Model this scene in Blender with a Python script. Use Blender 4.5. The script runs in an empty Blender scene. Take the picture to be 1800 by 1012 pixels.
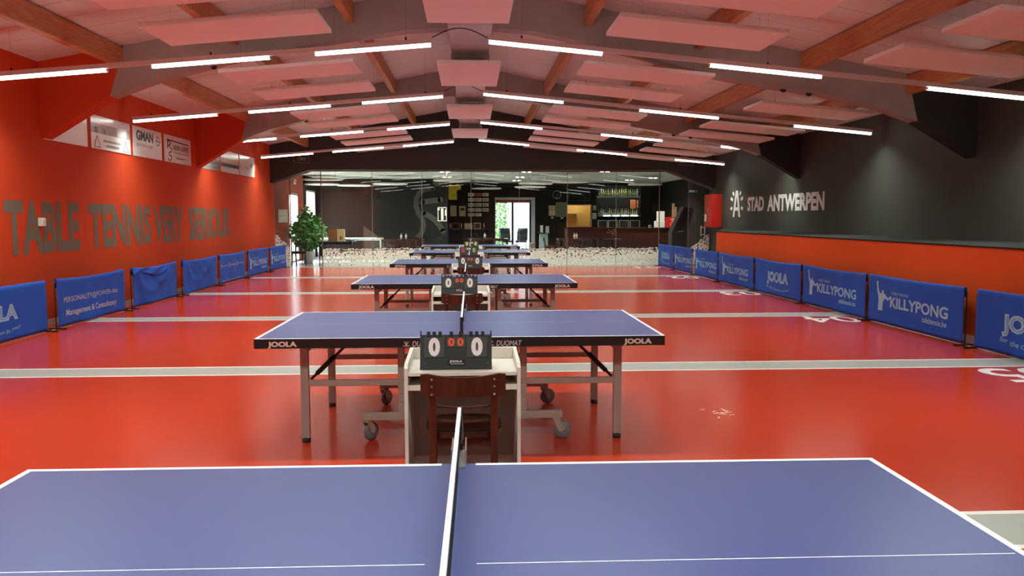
import bpy, bmesh, math, random
from mathutils import Vector, Matrix

random.seed(7)
SC = bpy.context.scene
COL = SC.collection
PI = math.pi

# ------------------------------------------------------------------ camera
CAM_H = 1.5575
F_PX = 1413.5
RIGHT = Vector((0.99872149, -0.05052882, -0.00148837))
UP = Vector((0.00590609, 0.08739349, 0.99615636))
FWD = Vector((0.05020453, 0.99489156, -0.08758018))
cd = bpy.data.cameras.new('camera')
cd.sensor_width = 36.0
cd.sensor_fit = 'HORIZONTAL'
cd.lens = F_PX * 36.0 / 1800.0
cd.clip_start = 0.05
cd.clip_end = 300
cam = bpy.data.objects.new('camera', cd)
COL.objects.link(cam)
mw = Matrix(((RIGHT.x, UP.x, -FWD.x, 0), (RIGHT.y, UP.y, -FWD.y, 0), (RIGHT.z, UP.z, -FWD.z, CAM_H), (0, 0, 0, 1)))
cam.matrix_world = mw
SC.camera = cam

# ------------------------------------------------------------------ world, sun, exposure
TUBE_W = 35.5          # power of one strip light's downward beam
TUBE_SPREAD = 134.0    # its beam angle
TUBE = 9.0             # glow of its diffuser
w = bpy.data.worlds.new('sky')
SC.world = w
w.use_nodes = True
nt = w.node_tree
bg = nt.nodes['Background']
sky = nt.nodes.new('ShaderNodeTexSky')
sky.sky_type = 'NISHITA'
sky.sun_disc = False
sky.sun_elevation = math.radians(48)
sky.sun_rotation = math.radians(200)
nt.links.new(sky.outputs[0], bg.inputs[0])
bg.inputs[1].default_value = 1.9
sl = bpy.data.lights.new('sun', 'SUN')
sl.energy = 50.0
sl.angle = math.radians(0.6)
sl.color = (1.0, 0.95, 0.86)
sun = bpy.data.objects.new('sun', sl)
COL.objects.link(sun)
sun.rotation_euler = Vector((0.80, 0.20, -0.56)).to_track_quat('-Z', 'Y').to_euler()
sun.location = (-20, 20, 20)
SC.view_settings.view_transform = 'Standard'
SC.view_settings.look = 'None'
SC.view_settings.gamma = 1.0
SC.view_settings.use_curve_mapping = False
SC.view_settings.exposure = 0.15
SC.cycles.max_bounces = 10
SC.cycles.diffuse_bounces = 6
SC.cycles.glossy_bounces = 4
SC.cycles.transparent_max_bounces = 16
SC.cycles.sample_clamp_indirect = 8.0
SC.cycles.caustics_reflective = True
SC.cycles.blur_glossy = 1.0
SC.cycles.caustics_refractive = False
SC.cycles.use_denoising = True


# ------------------------------------------------------------------ materials
def srgb(c):
    return tuple(((v / 255.0) / 12.92 if v / 255.0 <= 0.04045 else ((v / 255.0 + 0.055) / 1.055) ** 2.4) for v in c)


def mat(name, col, rough=0.5, metal=0.0, spec=0.5, noise=0.06, scale=8.0, bump=0.0, emit=None, coat=0.0):
    """principled material; col is linear rgb; a little procedural noise in the colour"""
    m = bpy.data.materials.new(name)
    m.use_nodes = True
    n = m.node_tree
    b = n.nodes['Principled BSDF']
    b.inputs['Roughness'].default_value = rough
    b.inputs['Metallic'].default_value = metal
    b.inputs['Specular IOR Level'].default_value = spec
    if coat:
        b.inputs['Coat Weight'].default_value = coat
        b.inputs['Coat Roughness'].default_value = 0.15
    b.inputs['Base Color'].default_value = (*col, 1)
    if noise or bump:
        tc = n.nodes.new('ShaderNodeTexCoord')
        t = n.nodes.new('ShaderNodeTexNoise')
        t.inputs['Scale'].default_value = scale
        t.inputs['Detail'].default_value = 3
        n.links.new(tc.outputs['Object'], t.inputs['Vector'])
        if noise:
            mx = n.nodes.new('ShaderNodeMixRGB')
            mx.inputs[1].default_value = (*[max(0, v * (1 - noise)) for v in col], 1)
            mx.inputs[2].default_value = (*[min(1, v * (1 + noise)) for v in col], 1)
            n.links.new(t.outputs['Fac'], mx.inputs[0])
            n.links.new(mx.outputs[0], b.inputs['Base Color'])
        if bump:
            bp = n.nodes.new('ShaderNodeBump')
            bp.inputs['Strength'].default_value = bump
            bp.inputs['Distance'].default_value = 0.01
            n.links.new(t.outputs['Fac'], bp.inputs['Height'])
            n.links.new(bp.outputs[0], b.inputs['Normal'])
    if emit:
        b.inputs['Emission Color'].default_value = (*emit[0], 1)
        b.inputs['Emission Strength'].default_value = emit[1]
    return m


def glow(name, col, strength):
    m = bpy.data.materials.new(name)
    m.use_nodes = True
    n = m.node_tree
    n.nodes.remove(n.nodes['Principled BSDF'])
    e = n.nodes.new('ShaderNodeEmission')
    e.inputs[0].default_value = (*col, 1)
    e.inputs[1].default_value = strength
    n.links.new(e.outputs[0], n.nodes['Material Output'].inputs[0])
    return m


def pane_mat(name, tint=(0.93, 0.97, 0.95), ior=1.5):
    m = bpy.data.materials.new(name)
    m.use_nodes = True
    n = m.node_tree
    n.nodes.remove(n.nodes['Principled BSDF'])
    t = n.nodes.new('ShaderNodeBsdfTransparent')
    t.inputs[0].default_value = (*tint, 1)
    g = n.nodes.new('ShaderNodeBsdfGlossy')
    g.inputs['Roughness'].default_value = 0.0
    lw = n.nodes.new('ShaderNodeLayerWeight')       # thin pane: Schlick reflectance of each face
    lw.inputs[0].default_value = 0.5
    pw = n.nodes.new('ShaderNodeMath'); pw.operation = 'POWER'; pw.inputs[1].default_value = 5
    r0 = ((ior - 1) / (ior + 1)) ** 2
    ma = n.nodes.new('ShaderNodeMath'); ma.operation = 'MULTIPLY_ADD'; ma.inputs[1].default_value = 1 - r0; ma.inputs[2].default_value = r0
    n.links.new(lw.outputs['Facing'], pw.inputs[0]); n.links.new(pw.outputs[0], ma.inputs[0])
    mx = n.nodes.new('ShaderNodeMixShader')
    n.links.new(ma.outputs[0], mx.inputs[0])
    n.links.new(t.outputs[0], mx.inputs[1])
    n.links.new(g.outputs[0], mx.inputs[2])
    n.links.new(mx.outputs[0], n.nodes['Material Output'].inputs[0])
    return m


def wood(name, c1, c2, rough=0.45, axis_scale=(6, 1.2, 6), spec=0.4):
    m = mat(name, c1, rough, noise=0, spec=spec)
    n = m.node_tree
    tc = n.nodes.new('ShaderNodeTexCoord')
    mp = n.nodes.new('ShaderNodeMapping')
    mp.inputs['Scale'].default_value = axis_scale
    t = n.nodes.new('ShaderNodeTexNoise')
    t.inputs['Scale'].default_value = 4
    t.inputs['Detail'].default_value = 5
    t.inputs['Distortion'].default_value = 1.2
    r = n.nodes.new('ShaderNodeValToRGB')
    r.color_ramp.elements[0].color = (*c1, 1)
    r.color_ramp.elements[1].color = (*c2, 1)
    r.color_ramp.elements[0].position = 0.35
    r.color_ramp.elements[1].position = 0.7
    n.links.new(tc.outputs['Object'], mp.inputs[0])
    n.links.new(mp.outputs[0], t.inputs['Vector'])
    n.links.new(t.outputs['Fac'], r.inputs[0])
    n.links.new(r.outputs[0], n.nodes['Principled BSDF'].inputs['Base Color'])
    return m


M = {}
M['floor_red'] = mat('red_resin_floor', (0.47, 0.038, 0.011), 0.20, spec=0.27, noise=0.05, scale=1.3)
M['floor_grey'] = mat('grey_floor_stripe', (0.38, 0.42, 0.38), 0.32, noise=0.04, scale=2)
M['floor_white'] = mat('white_floor_line', (0.80, 0.79, 0.74), 0.34, noise=0.03)
M['wall_red'] = mat('red_orange_wall_paint', (0.56, 0.058, 0.014), 0.75, spec=0.2, noise=0.04, scale=3, bump=0.03)
M['wall_dark'] = mat('charcoal_wall_paint', (0.034, 0.032, 0.026), 0.65, spec=0.3, noise=0.06, scale=3, bump=0.03)
M['ledge'] = mat('grey_ledge', (0.024, 0.026, 0.021), 0.8, spec=0.2, noise=0.25, scale=1.0)
M['letter_grey'] = mat('grey_wall_lettering', (0.16, 0.15, 0.115), 0.7, spec=0.2)
M['white'] = mat('white_paint', (0.80, 0.79, 0.76), 0.5)
M['panel'] = mat('white_acoustic_panel', (0.86, 0.89, 0.86), 0.85, spec=0.2, noise=0.02)
M['frame_grey'] = mat('grey_beam_paint', (0.37, 0.35, 0.32), 0.75, spec=0.25, noise=0.18, scale=2.5, bump=0.05)
M['beam'] = wood('orange_roof_timber', (0.44, 0.18, 0.065), (0.60, 0.29, 0.12), 0.5, (8, 0.6, 8))
M['skirting'] = mat('pale_skirting', (0.42, 0.38, 0.32), 0.5)
M['duct'] = mat('galvanised_duct', (0.50, 0.49, 0.46), 0.45, metal=0.35, noise=0.12, scale=5)
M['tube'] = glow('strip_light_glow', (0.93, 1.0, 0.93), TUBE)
M['rail'] = mat('white_light_rail', (0.72, 0.70, 0.68), 0.4)
M['black'] = mat('black_plastic', (0.012, 0.012, 0.013), 0.42)
M['blackmetal'] = mat('black_steel', (0.015, 0.014, 0.015), 0.38, spec=0.5)
M['blue_top'] = mat('blue_table_top', (0.055, 0.080, 0.230), 0.33, spec=0.48, noise=0.03)
M['line'] = mat('white_table_line', (0.86, 0.86, 0.86), 0.45, noise=0)
M['leg'] = mat('taupe_steel_leg', (0.36, 0.31, 0.275), 0.45, metal=0.0)
M['print_grey'] = mat('pale_table_print', (0.78, 0.70, 0.65), 0.6, noise=0)
M['rubber'] = mat('dark_rubber', (0.02, 0.02, 0.02), 0.7)
M['wheel'] = mat('grey_castor_wheel', (0.16, 0.16, 0.16), 0.5)
M['desk'] = mat('white_laminate', (0.74, 0.71, 0.64), 0.5, noise=0.03)
M['desk_back'] = mat('grey_laminate_back', (0.42, 0.40, 0.38), 0.5)
M['chair'] = wood('red_brown_chair_wood', (0.050, 0.012, 0.007), (0.085, 0.021, 0.011), 0.32, (5, 5, 1), 0.5)
M['seat'] = wood('dark_seat_wood', (0.028, 0.012, 0.009), (0.048, 0.019, 0.012), 0.3, (5, 1, 5), 0.5)
M['board_dark'] = mat('dark_score_board', (0.035, 0.042, 0.042), 0.35)
M['card'] = mat('dark_score_card', (0.06, 0.07, 0.068), 0.4)
M['digit'] = mat('white_digit', (0.85, 0.85, 0.84), 0.5, noise=0)
M['orange'] = mat('orange_digit', (0.80, 0.10, 0.02), 0.5, noise=0)
M['red_digit'] = mat('red_digit', (0.7, 0.03, 0.02), 0.5, noise=0)
M['green_digit'] = mat('green_digit', (0.35, 0.6, 0.05), 0.5, noise=0)
M['yellow_digit'] = mat('yellow_digit', (0.75, 0.7, 0.05), 0.5, noise=0)
M['blue_cloth'] = mat('blue_barrier_cloth', (0.009, 0.083, 0.47), 0.62, spec=0.3, noise=0.08, scale=4)
M['blue_print'] = mat('pale_blue_print', (0.30, 0.50, 0.66), 0.6, noise=0)
M['pink_print'] = mat('pale_pink_print', (0.52, 0.45, 0.50), 0.6, noise=0)
M['net'] = mat('dark_net', (0.02, 0.03, 0.03), 0.7)
M['steel'] = mat('bright_steel', (0.55, 0.56, 0.56), 0.3, metal=0.8)
M['sign_white'] = mat('white_sign_board', (0.78, 0.76, 0.72), 0.22, noise=0.02, spec=0.6)
M['sign_black'] = mat('black_sign_print', (0.015, 0.015, 0.018), 0.4, noise=0)
M['sign_grey'] = mat('grey_sign_print', (0.28, 0.27, 0.27), 0.4, noise=0)
M['glass'] = pane_mat('partition_glass', (0.95, 0.98, 0.96), 1.36)
M['doorglass'] = pane_mat('door_glass', (0.95, 0.98, 0.97), 1.45)
M['cafe_dark'] = mat('dark_cafe_wall', (0.014, 0.014, 0.012), 0.8, spec=0.15, noise=0.08, scale=2)
M['cafe_brown'] = mat('brown_cafe_wall', (0.026, 0.014, 0.011), 0.8, spec=0.15, noise=0.1, scale=2)
M['cafe_red'] = mat('red_cafe_wall', (0.30, 0.035, 0.015), 0.6, noise=0.05)
M['cafe_ceiling'] = mat('pale_green_grey_ceiling', (0.55, 0.60, 0.54), 0.6, noise=0.03)
M['cafe_floor'] = mat('grey_cafe_floor', (0.42, 0.41, 0.38), 0.3, noise=0.1, scale=3)
M['mural'] = mat('grey_mural_paint', (0.040, 0.038, 0.031), 0.6)
M['disc'] = mat('white_ceiling_disc', (0.75, 0.74, 0.70), 0.7, noise=0.02)
M['leaf'] = mat('glossy_green_leaf', (0.15, 0.40, 0.12), 0.3, noise=0.5, scale=6)
M['hedge'] = mat('sunlit_hedge_leaf', (0.10, 0.34, 0.06), 0.5, noise=0.5, scale=3)
M['stem'] = mat('brown_stem', (0.10, 0.06, 0.03), 0.8)
M['yellow'] = mat('yellow_jersey_cloth', (0.92, 0.66, 0.03), 0.7, noise=0.12, scale=14)
M['plaque'] = mat('cream_plaque', (0.50, 0.42, 0.30), 0.5, noise=0.1)
M['plaque_red'] = mat('red_plaque', (0.45, 0.04, 0.03), 0.5)
M['tan'] = mat('tan_paper', (0.50, 0.34, 0.20), 0.6, noise=0.1)
M['cafe_wood'] = wood('dark_cafe_wood', (0.035, 0.012, 0.008), (0.06, 0.022, 0.014), 0.3, (3, 3, 3))
M['hatch'] = mat('yellow_hatch_wall', (0.70, 0.48, 0.18), 0.6)
M['bar_led'] = glow('bar_led_strip', (0.85, 0.95, 1.0), 5.0)
M['added_bar_light'] = glow('added_bar_light_glow', (1.0, 0.95, 0.80), 30.0)  # glow of the strips added to light the bottles
M['downlight'] = glow('downlight_lamp', (1.0, 0.93, 0.80), 40.0)
M['hatchlamp'] = glow('hatch_lamp', (1.0, 0.88, 0.62), 26.0)
M['bottle_green'] = mat('green_bottle_glass', (0.12, 0.26, 0.06), 0.2, noise=0.2)
M['bottle_amber'] = mat('amber_bottle_glass', (0.55, 0.42, 0.10), 0.2, noise=0.2)
M['bottle_clear'] = mat('pale_bottle_glass', (0.70, 0.74, 0.60), 0.2, noise=0.2)
M['bottle_blue'] = mat('blue_bottle_glass', (0.08, 0.22, 0.42), 0.12, noise=0.2)
M['red_box'] = mat('red_lacquer', (0.55, 0.02, 0.015), 0.35)
M['cabinet_red'] = mat('red_cabinet_enamel', (0.50, 0.018, 0.012), 0.4)
M['carton'] = mat('white_carton', (0.62, 0.60, 0.54), 0.7)
M['brown_box'] = mat('brown_cardboard', (0.32, 0.15, 0.05), 0.8)
M['cream'] = mat('cream_paper', (0.78, 0.62, 0.32), 0.7)
M['teal'] = mat('pale_teal_panel', (0.30, 0.42, 0.44), 0.5)
M['outdoor_wall'] = mat('white_outdoor_wall', (0.85, 0.86, 0.86), 0.8)
M['paving'] = mat('grey_paving', (0.30, 0.30, 0.28), 0.8, scale=3, noise=0.2)
M['menu'] = mat('orange_menu_card', (0.75, 0.16, 0.06), 0.5, noise=0.3, scale=9)
M['pot'] = mat('white_plant_pot', (0.75, 0.76, 0.74), 0.4)


def ceiling_mat():
    m = mat('roof_panel_with_joints', (0.56, 0.54, 0.52), 0.6, noise=0, spec=0.3)
    n = m.node_tree
    tc = n.nodes.new('ShaderNodeTexCoord')
    sp = n.nodes.new('ShaderNodeSeparateXYZ')
    n.links.new(tc.outputs['Object'], sp.inputs[0])
    a = n.nodes.new('ShaderNodeMath'); a.operation = 'DIVIDE'; a.inputs[1].default_value = 0.55
    b = n.nodes.new('ShaderNodeMath'); b.operation = 'FRACT'
    c = n.nodes.new('ShaderNodeMath'); c.operation = 'LESS_THAN'; c.inputs[1].default_value = 0.022
    n.links.new(sp.outputs['Y'], a.inputs[0]); n.links.new(a.outputs[0], b.inputs[0]); n.links.new(b.outputs[0], c.inputs[0])
    t = n.nodes.new('ShaderNodeTexNoise'); t.inputs['Scale'].default_value = 0.9; t.inputs['Detail'].default_value = 4
    n.links.new(tc.outputs['Object'], t.inputs['Vector'])
    m1 = n.nodes.new('ShaderNodeMixRGB')
    m1.inputs[1].default_value = (0.62, 0.61, 0.59, 1); m1.inputs[2].default_value = (0.76, 0.75, 0.73, 1)
    n.links.new(t.outputs['Fac'], m1.inputs[0])
    m2 = n.nodes.new('ShaderNodeMixRGB'); m2.inputs[2].default_value = (0.34, 0.32, 0.31, 1)
    n.links.new(c.outputs[0], m2.inputs[0]); n.links.new(m1.outputs[0], m2.inputs[1])
    n.links.new(m2.outputs[0], n.nodes['Principled BSDF'].inputs['Base Color'])
    return m


def pebble(name):
    m = mat(name, (0.90, 0.95, 0.84), 0.6, noise=0.05)
    n = m.node_tree
    b = n.nodes['Principled BSDF']
    tr = n.nodes.new('ShaderNodeBsdfTranslucent')
    tr.inputs[0].default_value = (0.80, 0.84, 0.74, 1)
    mx = n.nodes.new('ShaderNodeMixShader')
    mx.inputs[0].default_value = 0.22
    n.links.new(b.outputs[0], mx.inputs[1]); n.links.new(tr.outputs[0], mx.inputs[2])
    n.links.new(mx.outputs[0], n.nodes['Material Output'].inputs[0])
    return m


def film_mat():
    """white pebble pattern printed on clear film: gaps between the pebbles are clear"""
    m = pebble('white_pebble_film')
    n = m.node_tree
    tc = n.nodes.new('ShaderNodeTexCoord')
    v = n.nodes.new('ShaderNodeTexVoronoi')
    v.feature = 'F1'
    v.voronoi_dimensions = '2D'
    v.inputs['Scale'].default_value = 17.0
    v.inputs['Randomness'].default_value = 0.75
    sp = n.nodes.new('ShaderNodeSeparateXYZ'); cb = n.nodes.new('ShaderNodeCombineXYZ')
    n.links.new(tc.outputs['Object'], sp.inputs[0]); n.links.new(sp.outputs['X'], cb.inputs['X']); n.links.new(sp.outputs['Z'], cb.inputs['Y'])
    n.links.new(cb.outputs[0], v.inputs['Vector'])
    c = n.nodes.new('ShaderNodeMath'); c.operation = 'LESS_THAN'; c.inputs[1].default_value = 0.58
    n.links.new(v.outputs['Distance'], c.inputs[0])
    tp = n.nodes.new('ShaderNodeBsdfTransparent')
    m2 = n.nodes.new('ShaderNodeMixShader')
    out = n.nodes['Material Output']
    n.links.new(c.outputs[0], m2.inputs[0]); n.links.new(tp.outputs[0], m2.inputs[1]); n.links.new(out.inputs[0].links[0].from_socket, m2.inputs[2])
    n.links.new(m2.outputs[0], out.inputs[0])
    return m


M['ceiling'] = ceiling_mat()
M['film'] = film_mat()
M['pebble'] = pebble('white_pebble')


# ------------------------------------------------------------------ mesh helpers
class MB:
    def __init__(self):
        self.bm = bmesh.new()

    def add(self, vs, fs, mi=0):
        bv = [self.bm.verts.new(v) for v in vs]
        out = []
        for f in fs:
            try:
                fc = self.bm.faces.new([bv[i] for i in f])
                fc.material_index = mi
                out.append(fc)
            except ValueError:
                pass
        return bv, out

    def box(self, c, s, mi=0, rot=None, bev=0.0):
        hx, hy, hz = s[0] / 2, s[1] / 2, s[2] / 2
        vs = [Vector((x, y, z)) for x in (-hx, hx) for y in (-hy, hy) for z in (-hz, hz)]
        if rot is not None:
            vs = [rot @ v for v in vs]
        c = Vector(c)
        vs = [v + c for v in vs]
        bv, fs = self.add(vs, [(0, 1, 3, 2), (4, 6, 7, 5), (0, 4, 5, 1), (2, 3, 7, 6), (0, 2, 6, 4), (1, 5, 7, 3)], mi)
        if bev:
            ed = list({e for f in fs for e in f.edges})
            r = bmesh.ops.bevel(self.bm, geom=ed, offset=bev, segments=2, affect='EDGES', profile=0.5)
            for f in r['faces']:
                f.material_index = mi
        return self

    def span(self, a, b, mi=0, bev=0.0):
        return self.box([(a[i] + b[i]) / 2 for i in range(3)], [abs(b[i] - a[i]) for i in range(3)], mi, None, bev)

    def bar(self, p, q, wd, ht, mi=0, up=(0, 0, 1), bev=0.0):
        p, q = Vector(p), Vector(q)
        d = (q - p)
        L = d.length
        d.normalize()
        u = Vector(up)
        if abs(u.dot(d)) > 0.97:
            u = Vector((0, 1, 0))
        s = d.cross(u).normalized()
        u = s.cross(d).normalized()
        R = Matrix((s, d, u)).transposed()
        return self.box((p + q) / 2, (wd, L, ht), mi, R, bev)

    def tube(self, pts, r, seg=8, mi=0, cap=True):
        pts = [Vector(p) for p in pts]
        rings = []
        prev = None
        for i, p in enumerate(pts):
            d = (pts[min(i + 1, len(pts) - 1)] - pts[max(i - 1, 0)]).normalized()
            if prev is None:
                u = Vector((0, 0, 1)) if abs(d.z) < 0.9 else Vector((1, 0, 0))
            else:
                u = prev
            s = d.cross(u).normalized()
            u = s.cross(d).normalized()
            prev = u
            rr = r[i] if isinstance(r, (list, tuple)) else r
            rings.append([self.bm.verts.new(p + (s * math.cos(2 * PI * k / seg) + u * math.sin(2 * PI * k / seg)) * rr) for k in range(seg)])
        for a, b in zip(rings, rings[1:]):
            for k in range(seg):
                f = self.bm.faces.new((a[k], a[(k + 1) % seg], b[(k + 1) % seg], b[k]))
                f.material_index = mi
                f.smooth = True
        if cap:
            self.bm.faces.new(rings[0][::-1]).material_index = mi
            self.bm.faces.new(rings[-1]).material_index = mi
        return self

    def lathe(self, prof, c=(0, 0, 0), seg=20, mi=0, axis='z'):
        c = Vector(c)
        rings = []
        for r, h in prof:
            ring = []
            for k in range(seg):
                a = 2 * PI * k / seg
                x, y = r * math.cos(a), r * math.sin(a)
                v = {'z': Vector((x, y, h)), 'x': Vector((h, x, y)), 'y': Vector((x, h, y))}[axis]
                ring.append(self.bm.verts.new(c + v))
            rings.append(ring)
        for a, b in zip(rings, rings[1:]):
            for k in range(seg):
                f = self.bm.faces.new((a[k], a[(k + 1) % seg], b[(k + 1) % seg], b[k]))
                f.material_index = mi
                f.smooth = True
        for ring in (rings[0], rings[-1]):
            f = self.bm.faces.new(ring)
            f.material_index = mi
        return self

    def prism(self, poly, a, b, plane='xz', mi=0):
        """extrude a 2d polygon between a and b along the remaining axis"""
        def P(u, v, h):
            return {'xz': (u, h, v), 'xy': (u, v, h), 'yz': (h, u, v)}[plane]
        n = len(poly)
        vs = [P(u, v, a) for u, v in poly] + [P(u, v, b) for u, v in poly]
        fs = [tuple(range(n)), tuple(range(2 * n - 1, n - 1, -1))] + [(i, (i + 1) % n, n + (i + 1) % n, n + i) for i in range(n)]
        self.add(vs, fs, mi)
        return self

    def text(self, body, o, u, v, wd, ht, mi=0, bold=0.0, shear=0.0, fn=None):
        """lettering fitted to a wd x ht box with its lower left corner at o, running along u, up along v"""
        o, u, v = Vector(o), Vector(u), Vector(v)
        vs, fs = glyphs(body, bold, shear)
        pts = []
        for x, y in vs:
            p = o + u * (x * wd) + v * (y * ht)
            if fn:
                p = fn(p)
            pts.append(p)
        self.add(pts, fs, mi)
        return self

    def build(self, name, mats, parent=None, smooth=False, recalc=True, loc=None):
        if recalc:
            bmesh.ops.recalc_face_normals(self.bm, faces=self.bm.faces)
        me = bpy.data.meshes.new(name)
        self.bm.to_mesh(me)
        self.bm.free()
        if not isinstance(mats, (list, tuple)):
            mats = [mats]
        for m in mats:
            me.materials.append(M[m] if isinstance(m, str) else m)
        if smooth:
            for p in me.polygons:
                p.use_smooth = True
        o = bpy.data.objects.new(name, me)
        COL.objects.link(o)
        if parent is not None:
            o.parent = parent
        if loc is not None:
            o.location = loc
        return o


_gl = {}


def glyphs(body, bold=0.0, shear=0.0):
    k = (body, bold, shear)
    if k not in _gl:
        cu = bpy.data.curves.new('lettering', 'FONT')
        cu.body = body
        cu.offset = bold
        cu.shear = shear
        cu.resolution_u = 3
        ob = bpy.data.objects.new('lettering', cu)
        COL.objects.link(ob)
        bpy.context.view_layer.update()
        me = bpy.data.meshes.new_from_object(ob.evaluated_get(bpy.context.evaluated_depsgraph_get()))
        xs = [q.co.x for q in me.vertices]
        ys = [q.co.y for q in me.vertices]
        x0, x1, y0, y1 = min(xs), max(xs), min(ys), max(ys)
        vs = [((q.co.x - x0) / (x1 - x0), (q.co.y - y0) / (y1 - y0)) for q in me.vertices]
        fs = [tuple(p.vertices) for p in me.polygons]
        bpy.data.objects.remove(ob)
        bpy.data.curves.remove(cu)
        bpy.data.meshes.remove(me)
        _gl[k] = (vs, fs)
    return _gl[k]


def tag(o, label=None, cat=None, group=None, kind=None):
    if label:
        o['label'] = label
    if cat:
        o['category'] = cat
    if group:
        o['group'] = group
    if kind:
        o['kind'] = kind
    return o


def thing(name, label, cat, loc=(0, 0, 0), rz=0.0, group=None):
    o = bpy.data.objects.new(name, None)
    o.empty_display_size = 0.1
    COL.objects.link(o)
    o.location = loc
    o.rotation_euler = (0, 0, rz)
    return tag(o, label, cat, group)


def kids(o):
    return [x for x in COL.objects if x.parent is o]


def dup(root, loc, rz=None, label=None, group=None):
    def cp(o, par):
        c = o.copy()
        COL.objects.link(c)
        if par is not None:
            c.parent = par
        for ch in kids(o):
            cp(ch, c)
        return c
    r = cp(root, None)
    r.location = loc
    if rz is not None:
        r.rotation_euler = (0, 0, rz)
    if label:
        r['label'] = label
    if group:
        r['group'] = group
    return r


def struct(o):
    o['kind'] = 'structure'
    return o


def at(px, py, Y):
    """the point at depth Y seen at a photograph pixel"""
    d = RIGHT * ((px - 900) / F_PX) - UP * ((py - 506) / F_PX) + FWD
    return Vector((0, 0, CAM_H)) + d * (Y / d.y)


# ------------------------------------------------------------------ dimensions of the hall
XL, XR = -6.2, 7.75        # left wall, right upper wall
XP = 6.15                  # low right wall
YB, YE = -5.5, 25.4        # wall behind the camera, end bulkhead
YG = 25.8                  # glass partition
YC = 37.0                  # far cafe wall
ZC = 3.12                  # cafe ceiling


def roof(x):
    return 5.0 - 0.195 * abs(x)


def hung(x):
    return 3.80 - 0.085 * abs(x) if x < 0 else 3.825 - 0.094 * x


# ------------------------------------------------------------------ floor with court stripes
stripes = [(c - 0.24, c + 0.24) for c in (-0.60, 3.78, 8.24, 12.56, 16.75, 21.15)] + [(25.36, 25.8)]
mb = MB()


def strip(x0, x1, y0, y1, mi):
    mb.add([(x0, y0, 0), (x1, y0, 0), (x1, y1, 0), (x0, y1, 0)], [(0, 1, 2, 3)], mi)


y = YB
SX0, SX1 = -5.86, 6.02
for a, b in stripes:
    strip(XL, SX0, y, a, 0); strip(SX0, SX0 + 0.045, y, a, 2); strip(SX0 + 0.045, SX1 - 0.045, y, a, 0)
    strip(SX1 - 0.045, SX1, y, a, 2); strip(SX1, XR, y, a, 0)
    strip(XL, SX0, a, b, 0); strip(SX1, XR, a, b, 0)
    strip(SX0, SX1, a, a + 0.045, 2); strip(SX0, SX1, a + 0.045, b - 0.045, 1); strip(SX0, SX1, b - 0.045, b, 2)
    y = b
floor = struct(mb.build('floor', ['floor_red', 'floor_grey', 'floor_white']))
for body, yy in (('05', 7.92), ('04', 12.27), ('03', 16.46), ('02', 20.86), ('01', 25.08)):
    mb = MB()
    mb.text(body, (5.88, yy, 0.0015), (-1, 0, 0), (0, -1, 0), 0.78, 0.70, 0, 0.012)
    tag(mb.build('floor_number', 'floor_white', floor), 'white painted court number ' + body)
mb = MB()  # glint on a shiny worn scuff, put into the colour of small slivers
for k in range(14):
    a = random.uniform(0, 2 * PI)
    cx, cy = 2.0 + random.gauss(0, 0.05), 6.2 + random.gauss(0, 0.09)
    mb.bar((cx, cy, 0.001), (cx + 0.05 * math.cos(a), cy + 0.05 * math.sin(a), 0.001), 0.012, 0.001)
tag(mb.build('glint_on_scuff', mat('worn_floor_glint', (0.85, 0.60, 0.35), 0.2, noise=0), floor), 'pale glint painted on a worn scuff of the red floor')

# ------------------------------------------------------------------ walls
mb = MB()
mb.prism([(YB, 0), (YG, 0), (YG, roof(XL) + 0.05), (YB, roof(XL) + 0.05)], XL - 0.2, XL, 'yz')
wall_left = struct(mb.build('wall_left', 'wall_red'))
mb = MB()
lw = [('TABLE', 11.05, 13.10), ('TENNIS', 13.42, 15.96), ('VERY', 16.10, 17.72), ('SERIOUS', 18.06, 21.05)]
for wd, a, b in lw:
    mb.text(wd, (XL + 0.004, a, 1.05), (0, 1, 0), (0, 0, 1), b - a, 0.75, 0, 0.04)
tag(mb.build('lettering', 'letter_grey', wall_left), 'large grey capitals reading TABLE TENNIS VERY SERIOUS')
mb = MB()
mb.span((XL, YB, 0), (XL + 0.015, YG, 0.075))
struct(mb.build('baseboard_left', 'skirting'))

mb = MB()
mb.prism([(YB, 0), (YG, 0), (YG, roof(XR) + 0.05), (YB, roof(XR) + 0.05)], XR, XR + 0.2, 'yz')
wall_right = struct(mb.build('wall_right', mat('grey_black_wall_paint', (0.058, 0.060, 0.048), 0.65, spec=0.3, noise=0.06, scale=3, bump=0.03)))
mb = MB()
U, V = (0, -1, 0), (0, 0, 1)
x = XR - 0.004
mb.text('STAD', (x, 22.32, 1.71), U, V, 1.27, 0.40, 0, 0.045)
mb.text('ANTWERPEN', (x, 20.80, 1.70), U, V, 3.42, 0.42, 0, 0.045)
ca, cz = 23.25, 1.94


def P_(dy, dz):
    return (x, ca - dy * 1.4, cz + dz)


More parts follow.
